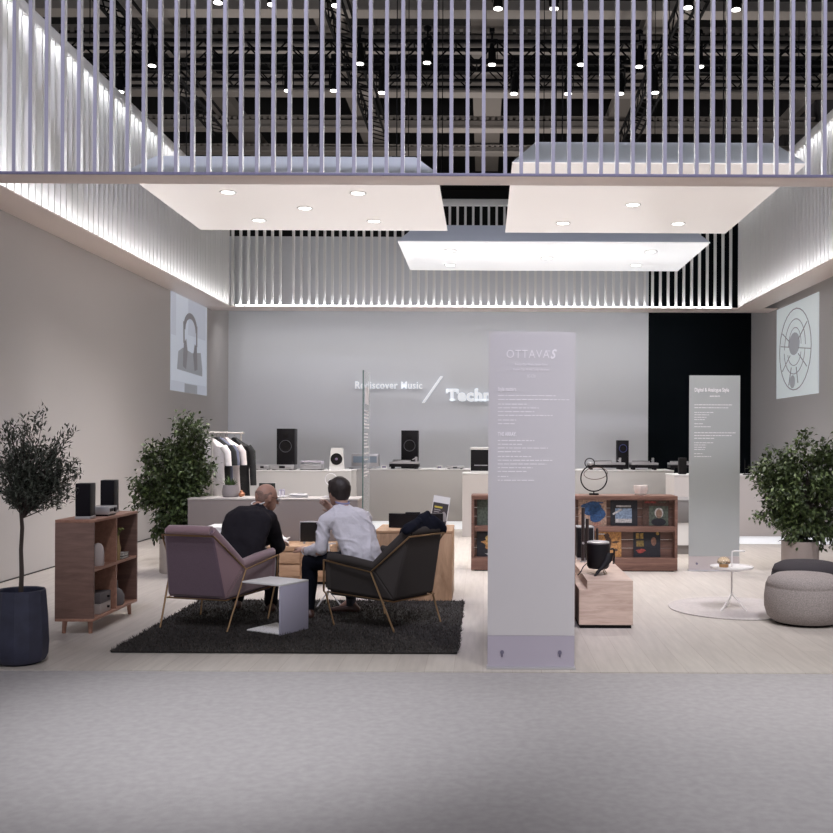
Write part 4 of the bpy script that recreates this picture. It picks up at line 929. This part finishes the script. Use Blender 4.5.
MB().lathe([(0, 0), (.04, 0), (.042, .03), (0, .03)], 28).build('base', mat('amber_base', (.45, .25, .10), .4), t)
MB().lathe([(0, .030), (.054, .030), (.058, .045), (.05, .07), (.03, .088), (0, .092)], 28).build('dome', mat('smoked_glass', (.75, .62, .45), .05, trans=.9), t)
t = thing('waterfall_table', 'small white angular C-shaped side table beside the pink armchair', 'table', (-1.53, 7.54, 0), math.atan2(.87, .49))
# local x along p (vertical sheet), local y along q
MB().box(0, .33, 0, .014, .0, .388, .002).build('upright', mat('table_lilac', (.50, .48, .60), .45), t, label='lilac-tinted upright panel')
MB().box(0, .33, .0, .385, .388, .402, .002).build('tabletop', M_white, t); MB().box(0, .33, .014, .335, .022, .034, .002).build('lower_shelf', M_white, t)

# ------------------------------------------------------------------ poufs
def pouf(x, y, r, h, m, label):
    t = thing('pouf', label, 'pouf', (x, y, 0), .4, 'two round poufs in front of the right ficus')
    MB().lathe([(0, .02), (r*.80, .02), (r*.93, .06), (r*.995, .13), (r, .22), (r*.97, h*.72), (r*.955, h*.745), (r*.965, h*.755), (r*.90, h*.88), (r*.7, h*.965), (r*.4, h*.995), (0, h)], 56).build('cushion', m, t, ang=80)
    MB().cyl((0, 0, 0), (0, 0, .02), r*.72, seg=40).build('base', M_blackm, t)
pouf(2.66, 8.28, .325, .415, mat('pouf_grey', (.31, .275, .265), .95, bump=(220, .6, .004), vary=(120, .25, (1, 1, 1)), spec=.1), 'large mottled grey round pouf in front on the right')
pouf(2.985, 9.22, .325, .405, mat('pouf_dark', (.05, .045, .05), .95, bump=(220, .6, .004), spec=.1), 'dark charcoal round pouf behind the mottled grey one')
# ------------------------------------------------------------------ armchairs
def armchair(x, y, rz, fab, fabd, label):
    t = thing('armchair', label, 'armchair', (x, y, 0), rz, 'pair of wire-framed armchairs on the shaggy rug')
    V = Vector
    def side(s):
        return [V((s*.215, -.375, .79)), V((s*.325, -.095, .505)), V((s*.36, .355, .57)), V((s*.338, .37, .30)), V((s*.255, -.255, .26))]
    def shell(pts, inw, th, name, m, bev=.022):
        mb = MB(); mb.prism(pts, (0, 0, 0), inw)
        o = mb.build(name, m, t, ang=60)
        b = o.modifiers.new('b', 'BEVEL'); b.width = bev; b.segments = 3; b.limit_method = 'ANGLE'; b.angle_limit = math.radians(25)
        return o
    for s in (-1, 1):
        p = side(s)
        # side wing split in two planes (back wedge and arm)
        mb = MB(); th = V((-s*.07, .0, 0))
        q = [p[0], p[1], p[4]]; mb.prism(q, (0, 0, 0), V((-s*.06, .05, 0)))
        mb.prism([p[1], p[2], p[3], p[4]], (0, 0, 0), th)
        o = mb.build('side_shell', fab, t, ang=50)
        b = o.modifiers.new('b', 'BEVEL'); b.width = .016; b.segments = 3; b.limit_method = 'ANGLE'; b.angle_limit = math.radians(30)
    a, b_ = side(-1), side(1)
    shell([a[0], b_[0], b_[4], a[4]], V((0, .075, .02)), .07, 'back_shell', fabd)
    # rolled top edges
    for s in (-1, 1):
        p = side(s); mb = MB(); o_ = V((-s*.03, 0, 0))
        mb.tube([p[0]+o_+V((0, .03, 0)), p[0].lerp(p[1], .5)+o_+V((0, .02, .004)), p[1]+o_+V((0, 0, .012)), p[1].lerp(p[2], .5)+o_+V((0, 0, .008)), p[2]+o_+V((0, -.02, -.006)), p[2].lerp(p[3], .3)+o_+V((0, -.015, 0)), p[3]+o_+V((0, -.02, .02))], .038, 12); mb.build('arm_roll', fab, t)
    MB().tube([a[0]+V((.03, .03, 0)), a[0].lerp(b_[0], .5)+V((0, .02, .004)), b_[0]+V((-.03, .03, 0))], .04, 12).build('top_roll', fab, t)
    # seat
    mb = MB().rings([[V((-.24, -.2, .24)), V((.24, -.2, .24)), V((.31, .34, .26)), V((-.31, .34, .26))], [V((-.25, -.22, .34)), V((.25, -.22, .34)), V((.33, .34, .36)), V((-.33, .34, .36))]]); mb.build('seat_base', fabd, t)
    o = MB().rings([[V((-.24, -.2, .345)), V((.24, -.2, .345)), V((.29, .37, .36)), V((-.29, .37, .36))], [V((-.24, -.22, .43)), V((.24, -.22, .43)), V((.29, .37, .44)), V((-.29, .37, .44))]]).build('seat_cushion', fab, t, ang=60)
    b = o.modifiers.new('b', 'BEVEL'); b.width = .03; b.segments = 4; b.limit_method = 'ANGLE'; b.angle_limit = math.radians(30)
    # wire frame
    pts = []
    for s in (-1, 1):
        p = side(s); e = V((s*.012, -.008, -.035)); f_ = V((s*.012, .01, -.03))
        k = [p[0]+e, p[1]+V((s*.014, 0, -.03)), p[2]+f_, p[3]+V((s*.014, .012, -.01))]
        pts.append(k)
    M_br = M_brass
    k0, k1 = pts
    MB().tube([k0[2], k0[1], k0[0], k1[0], k1[1], k1[2]], .0075, 8).build('wire_rail', M_br, t)
    for i, s in enumerate((-1, 1)):
        k = pts[i]
        MB().tube([k[1], V((s*.295, -.305, .0065))], .0075, 8).build('leg', M_br, t)
        MB().tube([k[2], k[3], V((s*.335, .375, .27)), V((s*.315, .30, .0065))], .0075, 8).build('leg', M_br, t)
        MB().tube([V((s*.30, -.16, .245)) if False else V((s*.262, -.26, .25)), V((s*.34, .36, .285))], .006, 8).build('seat_rail', M_br, t)
    MB().tube([V((-.262, -.26, .25)), V((.262, -.26, .25))], .006, 8).build('seat_rail', M_br, t)
    return t
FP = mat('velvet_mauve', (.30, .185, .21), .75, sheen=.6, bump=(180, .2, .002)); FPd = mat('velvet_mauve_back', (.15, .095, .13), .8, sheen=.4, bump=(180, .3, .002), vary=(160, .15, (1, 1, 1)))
FG_ = mat('wool_grey', (.045, .039, .037), .9, spec=.2, bump=(180, .3, .002))
A1 = (-2.165, 8.05); A2 = (-.76, 8.06)
armchair(*A1, math.atan2(.959, .284)-PI/2, FP, FPd, 'mauve velvet armchair with brass wire frame, bald man seated')
armchair(*A2, math.atan2(.56, -.83)-PI/2, FG_, FG_, 'dark grey armchair with brass wire frame, jacket over its back')
# jacket on the dark chair
u2 = Vector((-.83, .56, 0)); r2 = Vector((.56, .83, 0)); jc = Vector((*A2, 0))-u2*.36
t = thing('folded_jacket', 'dark navy jacket draped over the back of the grey armchair', 'jacket', (jc.x, jc.y, .80))
def j(r, u, z): return r2*r+u2*u+Vector((0, 0, z))
mb = MB()
mb.hull([(j(-.20, .02, -.0), .045, None), (j(.22, .02, .0), .045, None), (j(.02, .03, .05), .06, None)])
mb.hull([(j(-.02, .02, .06), .05, None), (j(.06, .02, .12), .028, None)])
mb.hull([(j(-.16, .07, -.02), .05, None), (j(.18, .07, -.02), .05, None), (j(-.14, .14, -.25), .03, None), (j(.14, .14, -.25), .03, None)])
mb.hull([(j(-.23, 0, .0), .035, None), (j(-.08, .0, .06), .035, None)]); mb.hull([(j(.24, 0, -.02), .035, None), (j(.1, .0, .07), .035, None)])
remesh(mb, 'folded_cloth', mat('navy_wool', (.008, .009, .016), .9, spec=.1), t, .01, 4, (6, .016))

# ------------------------------------------------------------------ people
SK = mat('skin', (.42, .235, .175), .5, bump=(90, .1, .002)); SK2 = mat('skin_pale', (.45, .27, .21), .5)
def rotz(d, up=Vector((0, 0, 1))):      # frame: y axis along d (facing), z up-ish
    y = d.normalized(); x = y.cross(up).normalized(); z = x.cross(y); return Matrix((x, y, z)).transposed().to_4x4()
def head(mb, c, face, r=.1):
    M = rotz(face)
    g = lambda x, y, z: c+(M.to_3x3() @ Vector((x, y, z)))
    mb.ell(g(0, -.012, .018), (.076, .096, .098), M, 24, 16)                       # cranium
    mb.hull([(g(0, .03, -.02), (.062, .06, .06), M), (g(0, .058, -.085), (.034, .03, .022), M)])    # face and jaw
    mb.hull([(g(0, .088, .0), (.009, .008, .008), M), (g(0, .108, -.03), (.014, .013, .011), M)])   # nose
    mb.hull([(g(-.03, .082, .022), (.014, .008, .007), M), (g(.03, .082, .022), (.014, .008, .007), M)])    # brow
    mb.hull([(g(-.018, .085, -.062), (.008, .007, .006), M), (g(.018, .085, -.062), (.008, .007, .006), M)])   # lips
    for s in (-1, 1):
        mb.hull([(g(s*.078, -.004, .012), (.007, .018, .018), M), (g(s*.076, .006, -.025), (.007, .010, .012), M)])  # ears
    return g, M
def eyes(g, M, parent, m):
    for s in (-1, 1):
        o = MB().ell(g(s*.031, .083, .004), (.012, .008, .008), M).build('eye', [m], parent)
def limb(mb, pts, rs, M=None):
    for i in range(len(pts)-1): mb.hull([(pts[i], rs[i], None), (pts[i+1], rs[i+1], None)])
def hand(mb, w, d, n, curl=.5, s=1, spread=1.0):
    """w wrist, d direction of the fingers, n back-of-hand normal"""
    d = d.normalized(); n = (n-d*n.dot(d)).normalized(); x = d.cross(n)*s
    pc = w+d*.05
    mb.hull([(w, .024, None), (w+d*.085-x*.028, .012, None), (w+d*.085+x*.028, .012, None), (w+d*.03-x*.018, .017, None), (w+d*.03+x*.018, .017, None)])
    for i, (off, L) in enumerate(((-.030, .072), (-.010, .082), (.011, .076), (.030, .060))):
        p = w+d*.082+x*off*spread; dd = d.copy()
        for k, l in enumerate((L*.45, L*.32, L*.25)):
            ang = curl*(.35+.35*k); dd2 = (d*math.cos(ang)-n*math.sin(ang)+x*off*3*(spread-1)).normalized(); q = p+dd2*l
            mb.hull([(p, .0092-.0008*k, None), (q, .0084-.0008*k, None)]); p = q
    p = w+d*.028-x*.026; q = p+(d*.6-x*.75-n*.15).normalized()*.038; r = q+(d*.85-x*.35-n*.3).normalized()*.03
    mb.hull([(p, .014, None), (q, .0105, None)]); mb.hull([(q, .0105, None), (r, .009, None)])

V = Vector
def person(name_label, B, cfg):
    o = V((B['pelvis'].x, B['pelvis'].y, 0)); t = thing('person', name_label, 'person', o)
    L = {k: (v-o if isinstance(v, Vector) and k not in ('face', 'fwd', 'ltoe', 'rtoe') else v) for k, v in B.items()}
    mb = MB(); g, M = head(mb, L['head'], L['face'])
    nb = L['neck']; right = L['fwd'].cross(V((0, 0, 1))).normalized()
    F_ = rotz(L['fwd'])
    mb.hull([(g(0, -.03, -.06), (.052, .052, .03), None), (nb+V((0, 0, .0)), (.06, .06, .04), None)])
    ch = nb.lerp(L['pelvis'], .35)
    mb.hull([(nb-V((0, 0, .03)), (.09, .07, .04), F_), (L['ls'], .045, None), (L['rs'], .045, None), (ch, (.14, .09, .10), F_)])
    mb.hull([(ch, (.14, .09, .10), F_), (L['pelvis'], (.15, .10, .10), F_)])
    for s in 'lr':
        limb(mb, [L[s+'s'], L[s+'e'], L[s+'w']], [.045, .036, .026]); limb(mb, [L[s+'h'], L[s+'k'], L[s+'a']], [.075, .052, .030])
        limb(mb, [L[s+'a'], L[s+'a']+L[s+'toe']*.09+V((0, 0, -.05))], [.030, .016])
        hd = L[s+'hand']; hand(mb, L[s+'w'], hd[0], hd[1], hd[2], hd[3], hd[4])
    remesh(mb, 'body', cfg['skin'], t, .0065, 3)
    eyes(g, M, t, mat('eye_white', (.5, .48, .47), .3))
    return t, L, g, M, F_, right, ch

# man 1: bald, dark suit, leaning forward on the mauve chair
fw = V((.42, .9, 0)).normalized()
B1 = dict(pelvis=V((-2.02, 8.24, .53)), neck=V((-1.915, 8.46, .925)), head=V((-1.85, 8.53, 1.0)), face=V((.80, .55, -.22)), fwd=fw,
          ls=V((-2.105, 8.47, .815)), rs=V((-1.80, 8.38, .84)), le=V((-2.165, 8.62, .60)), re=V((-1.765, 8.60, .575)), lw=V((-1.88, 8.93, .60)), rw=V((-1.80, 8.83, .58)),
          lh=V((-2.10, 8.32, .50)), rh=V((-1.93, 8.25, .50)), lk=V((-2.10, 8.74, .49)), rk=V((-1.83, 8.66, .49)), la=V((-2.16, 8.80, .11)), ra=V((-1.84, 8.66, .11)),
          ltoe=V((-.2, .98, 0)), rtoe=V((-.35, .93, 0)), lhand=(V((.8, .5, -.2)), V((0, .2, 1)), .6, 1, 1.0), rhand=(V((-.3, .9, -.1)), V((0, .1, 1)), .6, -1, 1.0))
t, L, g, M, F_, rt, ch = person('bald person in a dark suit leaning forward on the mauve armchair', B1, dict(skin=SK))
SU = mat('suit_charcoal', (.020, .018, .023), .9, spec=.15, bump=(7, .5, .02)); SU2 = mat('suit_trousers', (.008, .008, .010), .9, spec=.15)
mb = MB(); nb = L['neck']
mb.hull([(nb+V((-.01, -.01, -.035)), (.075, .06, .03), F_), (L['ls']+V((0, 0, .0)), (.072, .07, .065), None), (L['rs'], (.072, .07, .065), None), (ch+V((0, -.015, .03)), (.215, .12, .11), F_)])
mb.hull([(nb+V((-.01, -.01, -.05)), (.08, .07, .035), F_), (L['ls']+V((.0, 0, -.0)), (.085, .08, .08), None), (L['rs']+V((-.02, 0, -.02)), (.085, .08, .08), None)])
mb.hull([(ch+V((-.015, -.025, .03)), (.235, .135, .13), F_), (L['pelvis']+V((-.01, -.0, .0)), (.215, .13, .10), F_)])
mb.hull([(L['pelvis'], (.205, .13, .10), F_), (L['pelvis']+V((0, -.01, -.05)), (.20, .13, .06), F_)])
for s in 'lr': limb(mb, [L[s+'s'], L[s+'e'], L[s+'w']-(L[s+'w']-L[s+'e'])*.08], [.07, .062, .042])
mb.hull([(nb+V((.0, -.01, .015)), (.062, .058, .018), F_), (nb+V((-.01, -.01, -.06)), (.14, .08, .04), F_)])
mb.hull([(nb+V((-.01, -.03, .0)), (.062, .045, .03), F_), (nb+V((.0, .0, -.05)), (.11, .07, .04), F_)])
remesh(mb, 'suit_jacket', SU, t, .010, 7, (7, .014))
mb = MB()
for s in 'lr': limb(mb, [L[s+'h'], L[s+'k'], L[s+'a']+V((0, 0, -.01))], [.095, .068, .056])
mb.hull([(L['pelvis']+V((0, 0, -.03)), (.17, .12, .08), F_), (L['lh'], .09, None), (L['rh'], .09, None)])
remesh(mb, 'trousers', SU2, t, .010, 5, (8, .01))
mb = MB(); mb.tube([nb+F_.to_3x3() @ V((.056*math.cos(a), .052*math.sin(a)+.012, .036+.016*math.sin(a))) for a in [2*PI*k/24 for k in range(24)]], .006, 8, True); mb.build('shirt_collar', M_white, t)
HR = mat('hair_grey_stubble', (.24, .15, .12), .8, vary=(60, .2, (1, 1, 1)))
mb = MB(); mb.hull([(g(0, -.045, -.03), (.066, .05, .03), M), (g(0, -.058, .025), (.066, .052, .045), M)])
for s in (-1, 1): mb.hull([(g(s*.06, -.03, .01), (.018, .03, .03), M), (g(s*.068, -.002, .035), (.012, .02, .02), M)])
remesh(mb, 'hair', HR, t, .007, 8)
def shoe(mb, a, toe):
    toe = toe.normalized(); b = a.copy(); b.z = .042
    mb.hull([(b-toe*.05+V((0, 0, -.004)), (.034, .034, .032), None), (b+toe*.04, (.04, .04, .036), None)]); mb.hull([(b+toe*.04, (.04, .04, .036), None), (b+toe*.16+V((0, 0, -.014)), (.036, .036, .022), None)])
    mb.hull([(b-toe*.045, (.034, .034, .03), None), (b-toe*.01+V((0, 0, .05)), (.034, .034, .02), None)])
SH = mat('shoe_leather_brown', (.055, .022, .015), .4)
for s in 'lr':
    mb = MB(); shoe(mb, L[s+'a'], L[s+'toe']); remesh(mb, 'shoe', SH, t, .007, 3)
mb = MB()
for s in (-1, 1): mb.tube([g(s*.031+.020*math.cos(a), .094, .004+.016*math.sin(a)) for a in [2*PI*k/16 for k in range(16)]], .0016, 5, True); mb.tube([g(s*.051, .094, .006), g(s*.078, .03, .008), g(s*.08, -.01, .01)], .0016, 5)
mb.tube([g(-.011, .095, .006), g(.011, .095, .006)], .0016, 5)
mb.build('glasses', M_blackm, t)

# man 2: dark hair, white shirt
fw = V((-.55, .83, 0)).normalized()
B2 = dict(pelvis=V((-1.0, 8.17, .53)), neck=V((-1.165, 8.27, .945)), head=V((-1.21, 8.31, 1.058)), face=V((-.72, .70, -.12)), fwd=fw,
          ls=V((-1.305, 8.18, .835)), rs=V((-1.0, 8.38, .845)), le=V((-1.335, 8.16, .585)), re=V((-1.02, 8.66, .76)), lw=V((-1.50, 8.37, .565)), rw=V((-1.30, 8.68, .86)),
          lh=V((-1.06, 8.10, .50)), rh=V((-.95, 8.26, .50)), lk=V((-1.44, 8.32, .49)), rk=V((-1.20, 8.60, .49)), la=V((-1.46, 8.35, .11)), ra=V((-1.14, 8.62, .11)),
          ltoe=V((-.5, .85, 0)), rtoe=V((-.98, .1, 0)), lhand=(V((-.55, .8, .2)), V((-.3, 0, 1)), .7, 1, 1.0), rhand=(V((-.62, -.05, .75)), V((.5, .6, .4)), .35, -1, 1.3))
t, L, g, M, F_, rt, ch = person('dark-haired person in a white shirt on the grey armchair, hand raised', B2, dict(skin=SK2))
SW = mat('shirt_white', (.66, .64, .70), .8, bump=(9, .9, .025)); TR = mat('trousers_navy', (.007, .008, .014), .9, spec=.15)
mb = MB(); nb = L['neck']
mb.hull([(nb+V((0, 0, .022)), (.056, .056, .012), F_), (nb+V((0, -.01, -.03)), (.12, .075, .03), F_)])
mb.hull([(nb+V((.0, .0, -.012)), (.085, .07, .028), F_), (L['ls'], (.055, .055, .055), None), (L['rs']+V((0, 0, -.01)), (.052, .052, .052), None), (ch+V((.01, -.01, .03)), (.185, .12, .11), F_)])
mb.hull([(ch+V((.01, -.01, .03)), (.185, .12, .11), F_), (L['pelvis']+V((.0, .0, .06)), (.175, .135, .10), F_)])
mb.hull([(L['pelvis']+V((.0, 0, .06)), (.175, .135, .10), F_), (L['pelvis']+V((.01, -.0, -.02)), (.175, .14, .07), F_)])
limb(mb, [L['ls'], L['le']+V((.01, 0, .02)), L['lw']-(L['lw']-L['le'])*.25], [.056, .058, .042]); limb(mb, [L['rs'], L['re'], L['rw']-(L['rw']-L['re'])*.2], [.06, .055, .04])
o = remesh(mb, 'shirt', SW, t, .009, 5)
rr = M.to_3x3()
for v in o.data.vertices:       # diagonal cloth folds across the back and the sleeve
    p = v.co; a = p.x*.75+p.z*.65+.10*noise.noise(p*5); am = .5+.5*noise.noise(p*3.3+V((4, 1, 2)))
    v.co += v.normal*(.022*(1-abs(math.sin(a*26+3*noise.noise(p*5))))**3*max(.25, am)+.006*noise.noise(p*16)-.003)
mb = MB(); mb.tube([nb+F_.to_3x3() @ V((.054*math.cos(a), .052*math.sin(a)+.006, .036+.012*math.sin(a))) for a in [2*PI*k/24 for k in range(24)]], .009, 8, True); mb.build('shirt_collar', mat('collar_blue', (.25, .25, .42), .8), t)
mb = MB()
for s in 'lr': limb(mb, [L[s+'h'], L[s+'k'], L[s+'a']+(V((0, 0, .06)) if s == 'r' else V((0, 0, -.01)))], [.098, .072, .058])
mb.hull([(L['pelvis']+V((0, 0, -.03)), (.17, .12, .08), F_), (L['lh'], .09, None), (L['rh'], .09, None)])
remesh(mb, 'trousers', TR, t, .010, 5, (8, .01))
mb = MB().cyl(L['ra']+V((0, 0, -.04)), L['ra']+V((0, 0, .08)), .042, .046, 16); mb.build('sock', mat('sock_dark', (.025, .025, .032), .9), t)
for s in 'lr':
    mb = MB(); shoe(mb, L[s+'a'], L[s+'toe']); remesh(mb, 'shoe', SH, t, .007, 3)
mb = MB(); mb.ell(g(0, -.022, .035), (.089, .106, .100), M, 20, 14); mb.hull([(g(0, -.05, -.03), (.070, .06, .05), M), (g(0, -.06, .02), (.08, .06, .05), M)])
mb.hull([(g(-.035, .02, .088), (.038, .042, .026), M), (g(.035, .02, .088), (.038, .042, .026), M)])
for s in (-1, 1): mb.hull([(g(s*.072, .012, .02), (.012, .018, .04), M), (g(s*.07, -.03, .02), (.016, .03, .05), M)])
remesh(mb, 'hair', mat('hair_dark_brown', (.022, .014, .013), .55, bump=(60, .7, .004)), t, .007, 5, (22, .003))
MB().tube([L['lw']-(L['lw']-L['le'])*.08+.03*V((math.cos(a), math.sin(a)*.3, math.sin(a))) for a in [2*PI*k/16 for k in range(16)]], .006, 6, True).build('wristwatch', M_silver, t)

# ------------------------------------------------------------------ light
def spot(name, p, target, e, ang, col, blend=.6, r=.08):
    l = bpy.data.lights.new(name, 'SPOT'); l.energy = e; l.spot_size = math.radians(ang); l.spot_blend = blend; l.color = col; l.shadow_soft_size = r
    o = bpy.data.objects.new(name, l); C.objects.link(o); o.location = p; o.rotation_euler = (Vector(target)-Vector(p)).to_track_quat('-Z', 'Y').to_euler()
K = 1.0
WARM = (1, .955, .925)
for i, p in enumerate(DLP):
    spot('downlight_lamp', p-Vector((0, 0, .03)), p-Vector((0, 0, 3)), 150*K, 110, WARM, .9, .07)
# downlights of the front panels that the front beam hides
for x, y in ((-3.2, 11.3), (-1.0, 11.3), (.9, 11.0), (2.0, 11.0), (3.0, 11.0)):
    spot('downlight_lamp', (x, y, H+HP-.03), (x, y, 0), (80 if x < 0 else 150)*K, 110, WARM, .9, .07)
# hall stage lights aimed at the booth floor and the carpet
COOL = (.84, .85, 1)
for p, q, e, a, c in (((-1.0, 2.0, 9.0), (-1.3, 5.3, 0), 2600, 23, (.97, .98, 1)), ((0, 1.0, 9.5), (0, 5.4, 0), 900, 95, (.95, .93, .98)), ((2.2, 2.0, 9.0), (1.8, 4.95, 0), 1700, 26, (.97, .98, 1)),
                      ((-2, 1.5, 10), (-1.6, 7.4, .5), 220, 44, COOL), ((.3, 2.6, 8.0), (.32, 6.6, 2.1), 750, 18, (.72, .70, 1)), ((3.2, 1.5, 10), (2.2, 7.9, 0), 2300, 36, (1, .98, .97)),
                      ((-3, 4.2, 9.5), (-2.4, 8.9, 4.7), 1300, 62, (.84, .83, 1)), ((3, 4.2, 9.5), (2.4, 8.9, 4.7), 1300, 62, (.84, .83, 1))):
    spot('stage_lamp', p, q, e*K, a, c, 1.0, .3)
for k in range(9):  # fill spots without fixtures, added to brighten the back wall
    spot('wall_fill', (-4.4+k*1.0, DB+.5, ZB-.05), (-4.4+k*1.0, DW, 2.2), 15, 150, (.98, .98, 1), 1, .12)
for p, e in (((-6, 25, 7), 340), ((5, 25, 7), 340), ((0, 33, 8), 340)):  # unseen point lights added so that the roof beams show
    l = bpy.data.lights.new('hall_beam_fill', 'POINT'); l.energy = e; l.color = (1, .93, .88); l.shadow_soft_size = .3; o = bpy.data.objects.new('hall_beam_fill', l); C.objects.link(o); o.location = p
w = bpy.data.worlds.new('World'); bpy.context.scene.world = w; w.use_nodes = True
w.node_tree.nodes['Background'].inputs[0].default_value = (.85, .84, .87, 1); w.node_tree.nodes['Background'].inputs[1].default_value = .50

# ------------------------------------------------------------------ camera
cd = bpy.data.cameras.new('Camera'); co = bpy.data.objects.new('Camera', cd); C.objects.link(co)
cd.sensor_fit = 'HORIZONTAL'; cd.sensor_width = 36; cd.lens = F/833*36; cd.shift_x = -(VX-416.5)/833; cd.shift_y = (VY-416.5)/833
co.location = (0, 0, H); co.rotation_euler = (PI/2, 0, 0)
co.rotation_euler = (Matrix.Rotation(PI/2, 3, 'X') @ Matrix.Rotation(ROLL, 3, 'Z')).to_euler()
bpy.context.scene.camera = co
vs = bpy.context.scene.view_settings
vs.view_transform = 'Standard'; vs.look = 'None'; vs.gamma = 1; vs.exposure = .25
